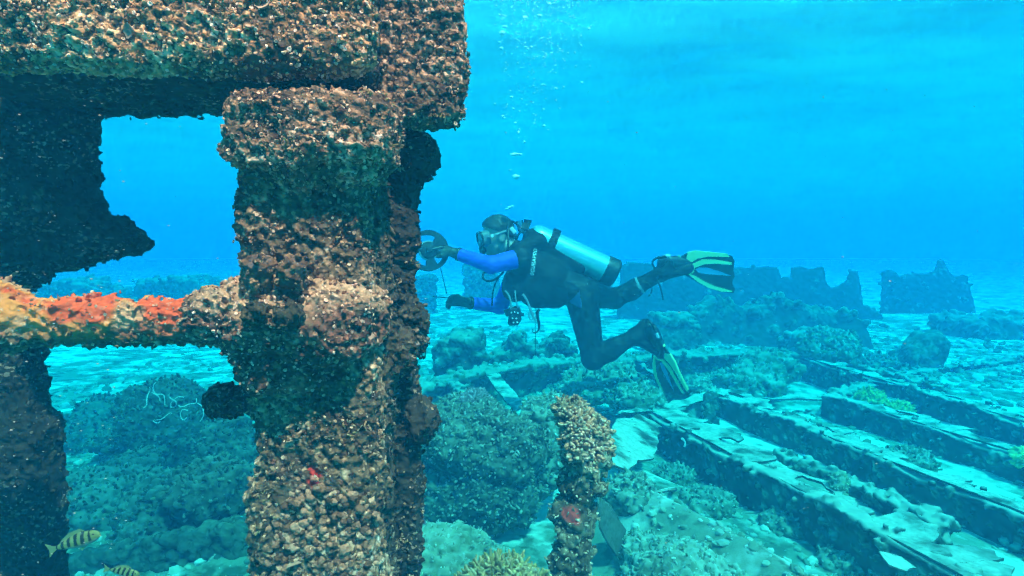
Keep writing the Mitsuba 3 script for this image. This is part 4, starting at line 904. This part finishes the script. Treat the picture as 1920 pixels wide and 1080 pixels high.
put(f'{vest}__seam', strip([(1012, 458), (1032, 478), (1046, 505), (1052, 535)], 0.004, 0.003, 0.002), 'grey_web', smooth=30)
put(f'{vest}__belt_tab', strip([(1064, 507), (1078, 509), (1092, 514), (1103, 518)], (0.012, 0.016, 0.014, 0.008), 0.004), 'white_print', smooth=30)
put(f'{vest}__buckle', strip([(1068, 499), (1073, 503)], (0.012, 0.012), 0.006, 0.006), 'chrome')
tx = meshkit.text_mesh('SCUBAPRO', 0.024, 0.002, bold=True)
tv = np.array(tx.vertices); a0, a1 = at(997, 517, YD - 0.2), at(1004.5, 466, YD - 0.2)
tu = (a1 - a0) / np.linalg.norm(a1 - a0); ts = np.linalg.norm(a1 - a0) / tv[:, 0].max(); tn = np.array([-tu[2], 0, tu[0]])
tw = a0 + tu * tv[:, :1] * ts + tn * (tv[:, 1:2] - 0.012)
dr_ = drape(tw * [1, 0, 1], 0.004); ymid = np.array([dr_[:, 1].min()])
dr_[:, 1] = drape(np.c_[tw[:, 0], 0 * tw[:, 0], tw[:, 2]], 0.004)[:, 1] - tv[:, 2]
put(f'{vest}__lettering', (dr_, np.array(tx.faces)), 'white_print')
put(f'{person}__thigh_panel', body([LEGL[0]], 0.008, 0.01, 0.0095, allof(half(J(1083, 541), [1, 0, 0.1]), half(J(1083, 512), [-0.4, 0, 1]), half(J(1055, 560), [-0.5, 0, -1]))), 'blue_panel', smooth=True)

# dive mask
MC = hp(0.098, 0, -0.005)
th = np.linspace(0, 2 * np.pi, 41)[:-1]
def oval(a, b, n, f): return np.array([MC + f * HF + HS * a * np.sign(math.cos(t)) * abs(math.cos(t)) ** n + HU * (b * np.sign(math.sin(t)) * abs(math.sin(t)) ** n - (0.012 if abs(math.cos(t)) < 0.3 and math.sin(t) < 0 else 0)) for t in th])
def ringtube(c, r): return tube(np.vstack([c, c[:1]]), r, 8, 80)
mask = thing('diving_mask', 'dive mask with dark rim and clear skirt on the diver\'s face', 'mask')
put(f'{mask}__frame', ringtube(oval(0.083, 0.048, 0.7, 0.022), 0.0075), 'black_rubber', smooth=True)
ov = oval(0.080, 0.046, 0.7, 0.022); put(f'{mask}__lens', (np.vstack([ov, MC + 0.022 * HF]), np.array([[k, (k + 1) % 40, 40] for k in range(40)])), 'mask_glass')
o1, o2 = oval(0.083, 0.050, 0.7, 0.018), oval(0.070, 0.056, 0.75, -0.035)
put(f'{mask}__skirt', (np.vstack([o1, o2]), np.array([[k, (k + 1) % 40, 40 + (k + 1) % 40, 40 + k] for k in range(40)])), 'clear_skirt', smooth=True)
put(f'{mask}__nose_pocket', body([lambda p: scap(p, hp(0.105, 0, -0.01), hp(0.122, 0, -0.042), 0.014, 0.022)], 0.005, 0.01), 'clear_skirt', smooth=True)
for sd in (-1, 1):
    put(f'{mask}__strap', tube([hp(0.085, sd * 0.082, -0.002), hp(0.03, sd * 0.094, 0.004), hp(-0.04, sd * 0.090, 0.012), hp(-0.11, sd * 0.05, 0.018), hp(-0.125, 0, 0.02)], 0.008, 6), 'grey_web', smooth=True)
    put(f'{mask}__buckle', move(rbox((0.022, 0.012, 0.022), 0.003), basis(HF, HS, HU, hp(0.055, sd * 0.093, 0.002))), 'white_print')

# air tank and its valve, held on by a band
tank = thing('air_tank', 'pale shiny air tank on the diver\'s back with black boot', 'air tank')
t0, t1 = at(992, 436, YD), at(1152, 509, YD)
tu = unit(t1 - t0); TL = np.linalg.norm(t1 - t0)
tb = unit(np.cross(tu, [0, 1.0, 0])); TM = basis(np.cross(tb, tu), tb, tu, t0 - tb * 0.012 * np.sign(tb[2]))
r_ = 0.094
prof = [(0.001, -0.03), (0.024, -0.03), (0.026, -0.005), (0.034, 0.0), (0.055, 0.008), (0.076, 0.024), (0.089, 0.048), (r_, 0.075)] + [(r_, z) for z in np.linspace(0.1, TL - 0.01, 8)] + [(0.001, TL - 0.005)]
put(f'{tank}__cylinder', move(lathe(prof, 40), TM), 'tank_paint', smooth=35)
put(f'{tank}__boot', move(lathe([(0.001, TL - 0.075), (r_ + 0.004, TL - 0.075), (r_ + 0.007, TL - 0.06), (r_ + 0.007, TL + 0.005), (r_ - 0.005, TL + 0.02), (0.001, TL + 0.02)], 40), TM), 'black_rubber', smooth=35)
zb = np.linalg.norm(at(1036, 452, YD) - t0)
put(f'{tank}__band', move(lathe([(r_ - 0.002, zb - 0.028), (r_ + 0.005, zb - 0.026), (r_ + 0.005, zb + 0.026), (r_ - 0.002, zb + 0.028)], 40), TM), 'vest_cloth', smooth=35)
put(f'{tank}__band_buckle', move(rbox((0.05, 0.02, 0.058), 0.004), TM @ basis((1, 0, 0), (0, 1, 0), (0, 0, 1), (0, (r_ + 0.010) * np.sign(tb[2]), zb))), 'black_rubber')
reg = thing('regulator', 'regulator with valve knobs and hoses behind the diver\'s head', 'regulator')
v0 = t0 - tu * 0.03
put(f'{reg}__first_stage', join(tube([v0 + tu * 0.02, v0 - tu * 0.04], 0.026, 12), tube([v0 - tu * 0.03 + [0, 0, -0.01], v0 - tu * 0.045 + [0, 0, 0.05]], [0.022, 0.026], 12)), 'chrome', smooth=40)
put(f'{reg}__valve_knob', join(tube([v0 + [0.0, -0.05, 0.02], v0 + [0.0, -0.09, 0.03]], 0.026, 10), tube([v0 + [0.012, 0, 0.03], v0 + [0.02, 0.0, 0.075]], [0.02, 0.03], 10)), 'black_rubber', smooth=40)
put(f'{reg}__clip', move(rbox((0.028, 0.018, 0.05), 0.004), basis((0.8, 0, 0.6), (0, 1, 0), (-0.6, 0, 0.8), J(962, 432, -0.06))), 'white_print')
put(f'{reg}__hose', tube([v0 + [-0.02, -0.02, 0.01], J(957, 415, -0.05), J(953, 440, -0.14), J(948, 475, -0.16), J(925, 486, -0.10), hp(0.125, -0.035, -0.085)], 0.0075, 8), 'black_rubber', smooth=True)
put(f'{reg}__hose', tube([v0 + [-0.02, 0.03, 0.0], J(962, 470, 0.15), J(935, 508, 0.05), J(907, 512, -0.02), J(906, 522, -0.06), J(920, 527, -0.10), J(934, 520, -0.12), J(944, 510, -0.1)], 0.0075, 8), 'black_rubber', smooth=True)
put(f'{reg}__hose', tube([J(936, 520, -0.1), J(926, 540, -0.14), J(923, 560, -0.1), J(922, 572, 0.02)], 0.005, 8), 'black_rubber', smooth=True)
sc = hp(0.122, 0, -0.082)
put(f'{reg}__second_stage', move(lathe([(0.001, -0.022), (0.026, -0.02), (0.033, -0.006), (0.033, 0.008), (0.024, 0.018), (0.001, 0.022)], 18), basis(HS, HU, HF, sc)), 'black_rubber', smooth=35)

# things hanging from the chest
hang = thing('camera_rig', 'bunch of black gear with knobs hanging under the diver\'s chest', 'gear')
m = join(move(rbox((0.085, 0.07, 0.11), 0.016), basis((1, 0, .1), (0, 1, 0), (-.1, 0, 1), J(965, 590, -0.16))), move(rbox((0.075, 0.06, 0.05), 0.012), basis((1, 0, 0), (0, 1, 0), (0, 0, 1), J(963, 603, -0.16))),
         tube([J(950, 580, -0.16), J(954, 592, -0.16)], 0.02, 8), tube([J(974, 588, -0.16), J(982, 590, -0.16)], 0.012, 8))
put(f'{hang}__housing', m, 'black_rubber', smooth=30)
for k, (x, y) in enumerate([(959, 586), (965, 585), (971, 587), (961, 597), (968, 597), (963, 605), (970, 604)]):
    ic = trimesh.creation.icosphere(1, 0.006); ic.apply_translation(J(x, y, -0.205)); put(f'{hang}__knob', tm(ic), 'white_print', smooth=True)
put(f'{hang}__lanyard', join(tube([J(947, 545, -0.17), J(955, 556, -0.19), J(957, 580, -0.18)], 0.006, 6), tube([J(966, 545, -0.18), J(967, 560, -0.2), J(972, 580, -0.18)], 0.005, 6)), 'grey_web', smooth=True)
clip = thing('clip_line', 'snap hooks and thin weighted line hanging below the diver\'s belly', 'line')
put(f'{clip}__hook', join(tube([J(980, 552, -0.2), J(990, 568, -0.21), J(998, 590, -0.2), J(1004, 600, -0.2)], 0.008, 7), tube([J(993, 585, -0.2), J(992, 594, -0.2), J(996, 600, -0.2), J(1000, 594, -0.2), J(997, 585, -0.2)], 0.004, 6)), 'grey_web', smooth=True)
put(f'{clip}__hook', tube([J(1012, 580, -0.2), J(1010, 605, -0.2), J(1007, 622, -0.2), J(1002, 624, -0.2), J(999, 617, -0.2)], [0.010, 0.010, 0.005, 0.004, 0.003], 7), 'black_rubber', smooth=True)
put(f'{clip}__thin_line', tube([J(1005, 578, -0.2), J(1004.5, 620, -0.2), J(1004, 668, -0.2)], 0.0022, 5), 'black_rubber', smooth=True)

# reel held in the raised hand, line to the other hand
reel = thing('dive_reel', 'large round black line reel in the diver\'s raised hand at the frame', 'reel')
RC = at(803, 470, YD - 0.12)
RN = unit([0.35, -1.0, 0.15]); RS = unit(np.cross([0, 0, 1.0], RN)); RU = np.cross(RN, RS)
RM = basis(RS, RU, RN, RC)
disc = Point(0, 0).buffer(0.138, 24)
for k in range(3):
    a = math.radians(100 + 120 * k)
    hole = Point(0, 0).buffer(0.112, 24).difference(Point(0, 0).buffer(0.055, 16)).intersection(Polygon([(0, 0)] + [(0.3 * math.cos(a + t), 0.3 * math.sin(a + t)) for t in np.linspace(-0.72, 0.72, 7)]))
    disc = disc.difference(hole.buffer(-0.008).buffer(0.005))
for z in (-0.022, 0.016):
    e = trimesh.creation.extrude_polygon(disc, 0.006, engine='earcut'); e.apply_translation((0, 0, z)); put(f'{reel}__flange', move(tm(e), RM), 'black_rubber')
put(f'{reel}__hub', move(lathe([(0.001, -0.03), (0.05, -0.03), (0.05, 0.03), (0.022, 0.034), (0.02, 0.05), (0.001, 0.052)], 24), RM), 'black_rubber', smooth=35)
put(f'{reel}__wound_line', move(lathe([(0.05, -0.015), (0.066, -0.014), (0.068, 0.0), (0.066, 0.014), (0.05, 0.015)], 24), RM), princ(rgb(0.45, 0.45, 0.40), 0.8), smooth=35)
put(f'{reel}__handle', tube([RC + RN * 0.03, RC + RN * 0.03 + RS * 0.10 + RU * 0.02], 0.013, 8), 'black_rubber', smooth=True)
put(f'{reel}__line', join(tube([RC + RS * 0.08 - RU * 0.12, J(838, 552, -0.02)], 0.0028, 5), tube([J(845, 559, -0.02), J(812, 556, 0.2)], 0.004, 5)), 'black_rubber', smooth=True)

# fins
def fin(label, to3, bend):
    """drawn flat in centimetres of its own plane (u along the blade, v across), then bent and placed by to3"""
    k = thing('swim_fin', label, 'fin')
    def slab(pts, z0, z1, name, m, holes=()):
        pg = Polygon(pts).buffer(0.55 if m == 'fin_yellow' else 0.25, 3).buffer(-0.2, 3)
        for hl in holes: pg = pg.difference(Polygon(hl).buffer(0.15))
        if pg.geom_type != 'Polygon': pg = max(pg.geoms, key=lambda q: q.area)
        e = trimesh.creation.extrude_polygon(pg.segmentize(2.5), z1 - z0, engine='earcut')
        v, f = trimesh.remesh.subdivide_to_size(np.array(e.vertices), np.array(e.faces), 4.0)
        v[:, 2] += z0 + bend(v[:, 0])
        put(f'{k}__{name}', to3(v, f), m, smooth=30)
    slit = [(16.5, -0.4), (19, 0.9), (25, 1.0), (33, -0.1), (45, -2.6), (38, -2.6), (24, -2.6), (18.5, -1.9)]
    slab([(4, 6.5), (8, 8.6), (14, 9.8), (38, 9.6), (42.5, 9.0), (45.5, 6.0), (46, 0.5), (48, -2.5), (47, -7), (50.5, -10.5), (50, -12.8), (40, -12.6), (30, -11), (20, -8), (10, -4.5), (3, -4)], -0.35, 0.35, 'blade', 'black_rubber', [slit])
    slab([(8.5, 8.8), (14, 10.0), (38, 9.8), (40, 8.6), (24, 8.0), (16, 6.2), (11, 3.2), (8, 5.0)], -0.7, 0.7, 'side_rail', 'fin_yellow')
    slab([(1, 5.5), (2.5, 6.5), (5, 3.6), (10, 1.8), (14, 2.6), (20, 5.4), (30, 5.8), (43, 5.0), (43, 4.2), (31, 4.2), (22, 3.4), (15, 0.8), (14.5, -1.4), (20, -4.4), (30, -7.2), (47, -9.6), (46, -8.4), (31, -5.6), (21, -3.4), (15.5, -1.0), (14, -2.6), (9, -3.6), (5, -3.2), (6.5, -1.0), (2, 3)], -0.8, 0.8, 'middle_rail', 'fin_yellow')
    slab([(12, -3.6), (17, -4.6), (25, -7.4), (33, -9.6), (48, -11.9), (40, -12.0), (29, -10.3), (20, -7.3)], -0.7, 0.7, 'side_rail', 'fin_yellow')
    slab(slit, -0.12, 0.12, 'centre_panel', 'fin_window')
    v, f = lathe([(0.1, -13), (3.6, -12.5), (4.8, -8), (5.2, 0), (4.4, 8), (2.4, 13), (0.1, 14)], 14)
    v = np.c_[v[:, 2], v[:, 0] * 1.0 + 1.2, v[:, 1] * 0.8]; put(f'{k}__foot_pocket', to3(v, f[:, ::-1]), 'black_rubber', smooth=True)
    put(f'{k}__heel_strap', to3(*tube([(-6, 6, 2.0), (-13, 5, 1.5), (-17, 2, 0), (-14, -2, -1.5), (-6, -4, -2)], 0.7, 6)), 'black_rubber', smooth=True)
    put(f'{k}__strap_buckle', to3(*move(rbox((4.0, 1.6, 1.6), 0.4), basis((1, 0, 0), (0, 1, 0), (0, 0, 1), (-7, 6.2, 2.0)))), 'white_print')
    return k
def placer(o, u, v):
    u = unit(u); v = unit(np.asarray(v) - np.dot(v, u) * u); w = np.cross(u, v)
    return lambda V, f: (o + (V[:, :1] * u + V[:, 1:2] * 1.3 * v + V[:, 2:] * w) * 0.01, f)
YB = YD + 0.26
fin('yellow and black fin held flat and level, seen broadside at the upper right', placer(at(1264, 500, YB), at(1390, 510, YB + 0.06) - at(1264, 500, YB), (0.0, -0.22, 1.0)), lambda u: 0.8 * np.sin(u / 15))
YA = YD - 0.13
fin('yellow and black fin hanging down, seen nearly edge-on', placer(at(1226, 640, YA), at(1264, 742, YA + 0.10) - at(1226, 640, YA), (0.42, -0.80, 0.12)), lambda u: -0.0035 * (u - 10) ** 2)
# leg pouch strap and knife on the raised shin
put(f'{person}__leg_strap', body([lambda p: scap(p, RL['kn'] * 0.45 + RL['an'] * 0.55, RL['kn'] * 0.44 + RL['an'] * 0.56, 0.068)], 0.006, 0.01, 0, lambda p: np.abs((p - RL['kn'] * 0.45 - RL['an'] * 0.55) @ unit(RL['an'] - RL['kn'])) - 0.014), 'grey_web', smooth=True)
put(f'{person}__loose_strap', join(tube([J(1212, 530, 0.2), J(1222, 540, 0.2), J(1216, 556, 0.2)], 0.006, 6), tube([J(1230, 520, 0.2), J(1240, 545, 0.2), J(1243, 562, 0.2)], 0.006, 6)), 'black_rubber', smooth=True)

# ---------------------------------------------------------------- fish, bubbles, drifting specks
def fish(label, head, tail, Y, thick=0.30):
    k = thing('striped_fish', label, 'fish', 'small striped fish near the left post')
    a, b = at(*head, Y), at(*tail, Y)
    u = unit(b - a); L_ = np.linalg.norm(b - a); v = unit(np.cross([0, 1.0, 0], u)); v = v if v[2] > 0 else -v; w = np.cross(u, v)
    ts = np.linspace(0, 0.86, 60); hh = 0.125 * np.sin(np.pi * np.clip(ts / 0.86, 0, 1) ** 0.62) ** 0.8 + 0.022 * (ts > 0.3); hh[0] = 0.002
    ang = np.arange(16) * 2 * np.pi / 16
    V = np.array([[t, h_ * math.sin(q), h_ * thick * 1.5 * math.cos(q)] for t, h_ in zip(ts, hh) for q in ang])
    f = np.array([[i * 16 + j, i * 16 + (j + 1) % 16, (i + 1) * 16 + (j + 1) % 16] for i in range(59) for j in range(16)] + [[i * 16 + j, (i + 1) * 16 + (j + 1) % 16, (i + 1) * 16 + j] for i in range(59) for j in range(16)])
    band = (np.sin(V[:, 0] * 46 + V[:, 1] * 9) > 0.1) & (V[:, 0] > 0.16) & (V[:, 1] > -0.07)
    c = np.where(band[:, None], (0.012, 0.012, 0.009), (0.20, 0.17, 0.055)) * (1 + 0 * V)  # band and body colours dimmed to carry shade
    c[V[:, 1] < -0.06] = (0.16, 0.17, 0.14)
    M = basis(u * L_, v * L_, w * L_, a)
    put(f'{k}__body', move((V, f), M), 'satin_growth', smooth=True, color=c)
    def flatfin(name, pts):
        e = trimesh.creation.extrude_polygon(Polygon(pts), 0.012, engine='earcut'); e.apply_translation((0, 0, -0.006)); put(f'{k}__{name}', move(tm(e), M), 'fish_fin')
    flatfin('tail', [(0.84, 0.02), (0.93, 0.06), (1.03, 0.13), (0.99, 0.0), (1.03, -0.13), (0.93, -0.06), (0.84, -0.02)])
    flatfin('back_fin', [(0.26, 0.14), (0.34, 0.20), (0.52, 0.19), (0.70, 0.12), (0.76, 0.06), (0.6, 0.09), (0.4, 0.13)])
    flatfin('belly_fin', [(0.34, -0.13), (0.42, -0.20), (0.46, -0.14)])
    for sd in (-1, 1):
        e = trimesh.creation.icosphere(1, 0.016); e.apply_translation((0.10, 0.035, sd * 0.034)); put(f'{k}__eye', move(tm(e), M), 'black_rubber', smooth=True)
scene['fish_fin'] = princ(rgb(0.18, 0.17, 0.07), 0.5)
fish('small yellow and black striped fish swimming up to the right at the left post', (188, 1000), (92, 1032), 1.10)
fish('small striped fish at the bottom edge, partly cut off by it', (262, 1078), (196, 1066), 1.12)
labels['striped_fish'].pop('group'); labels['striped_fish_001'].pop('group')

scene['bubble'] = {'type': 'twosided', 'bsdf': {'type': 'principled', 'base_color': rgb(0.85, 0.90, 0.92), 'roughness': 0.15, 'specular': 0.9, 'clearcoat': 1.0}}
def blob(c, r, seed, sq=(1, 1, 0.7)):
    ic = trimesh.creation.icosphere(2); v = np.array(ic.vertices)
    return v * r * np.asarray(sq) * (1 + 0.7 * fbm(v + 3.3 * seed, 1.1, 2, seed))[:, None] + c, np.array(ic.faces)
g = rng(600)
big = [(968, 290, 8, (1.5, 1, 0.45)), (967, 332, 6.5, (1.2, 1, 0.7)), (955, 389, 3.5, (1, 1, 0.8)), (950, 392, 3, (1.2, 1, 0.6)), (961, 387, 3, (1, 1, 0.7)), (942, 63, 5.5, (1, 1, 1)), (946, 50, 4, (1.3, 1, 0.6)),
       (985, 34, 4.5, (1.2, 1, 0.8)), (1012, 31, 5, (1.1, 1, 0.8)), (940, 91, 3.5, (1, 1, 0.8)), (986, 89, 3.5, (1, 1, 0.7)), (937, 80, 3, (1.2, 1, 0.6)), (1034, 100, 3, (1, 1, 0.9)), (1030, 8, 4, (1, 1, 0.8)), (1104, 54, 3, (1, 1, 0.8)),
       (972, 248, 3, (1, 1, 0.9)), (943, 218, 3, (1, 1, 0.8)), (963, 204, 2.6, (1, 1, 0.8)), (1020, 236, 2.6, (1, 1, 0.8)), (956, 319, 2.6, (1.4, 1, 0.6)), (1091, 155, 2.6, (1, 1, 0.8)), (983, 266, 2.4, (1, 1, 0.9)), (1041, 165, 2.6, (1, 1, 0.8)), (1019, 205, 2.4, (1, 1, 0.8)), (960, 182, 2.4, (1, 1, 0.9))]
BL = ['widest flattened air bubble in the thin column over the diver\'s head', 'rounder large air bubble just below the widest flattened one', 'middle one of three small bubbles right over the diver\'s head', 'leftmost of three small bubbles right over the diver\'s head', 'rightmost of three small bubbles right over the diver\'s head',
      'large round bubble nearest the frame near the top', 'flat bubble touching the large round one near the frame', 'left one of two bright bubbles near the top edge', 'right one of two bright bubbles near the top edge']
for n_, (x, y, r_, sq) in enumerate(big):
    Yb = 4.15 + g.uniform(-0.25, 0.35)
    k = thing('air_bubble', BL[n_] if n_ < len(BL) else 'small silvery air bubble drifting up in the column over the diver', 'bubble', 'bubbles rising from the diver')
    scene[k] = mikit.ply(blob(at(x, y, Yb), r_ * 1.0 * Yb / FOC, n_, sq), 'bubble', smooth=True)
ms = []
for n_ in range(680):
    t = g.random() ** 0.33                                       # crowded towards the surface
    y = 330 - 340 * t; w = 22 + 85 * t
    x = 965 + 60 * t + g.normal(0, 0.55) * w
    if y < 150 and x < 925: continue
    Yb = 4.15 + g.normal(0, 0.25 + 0.2 * t); ic = trimesh.creation.icosphere(0); r_ = (0.7 + 1.8 * g.random() ** 2) * Yb / FOC
    ms.append((np.array(ic.vertices) * r_ * [1, 1, 0.75] + at(x, y, Yb), np.array(ic.faces)))
k = put('bubble_cloud', join(*ms), 'bubble', smooth=True, label='cloud of fine air bubbles rising to the surface above the diver', kind='stuff'); labels[k]['category'] = 'bubbles'
ms = []
for n_ in range(300):
    Yp = g.uniform(0.45, 1.0) if n_ < 140 else g.uniform(1.0, 5.0)
    x, y = (g.uniform(0, 240), g.uniform(180, 1080)) if n_ < 110 else (g.uniform(0, 1920), g.uniform(150, 1080))
    ic = trimesh.creation.icosphere(0); r_ = g.uniform(0.0004, 0.0011) * (0.6 + 0.5 * Yp)
    ms.append((np.array(ic.vertices) * r_ * [1.6, 1, 0.8] + at(x, y, Yp), np.array(ic.faces)))
k = put('drifting_specks', join(*ms), princ(rgb(0.46, 0.28, 0.23), 0.8), smooth=True, label='pale specks of drifting matter in the water', kind='stuff'); labels[k]['category'] = 'particles'
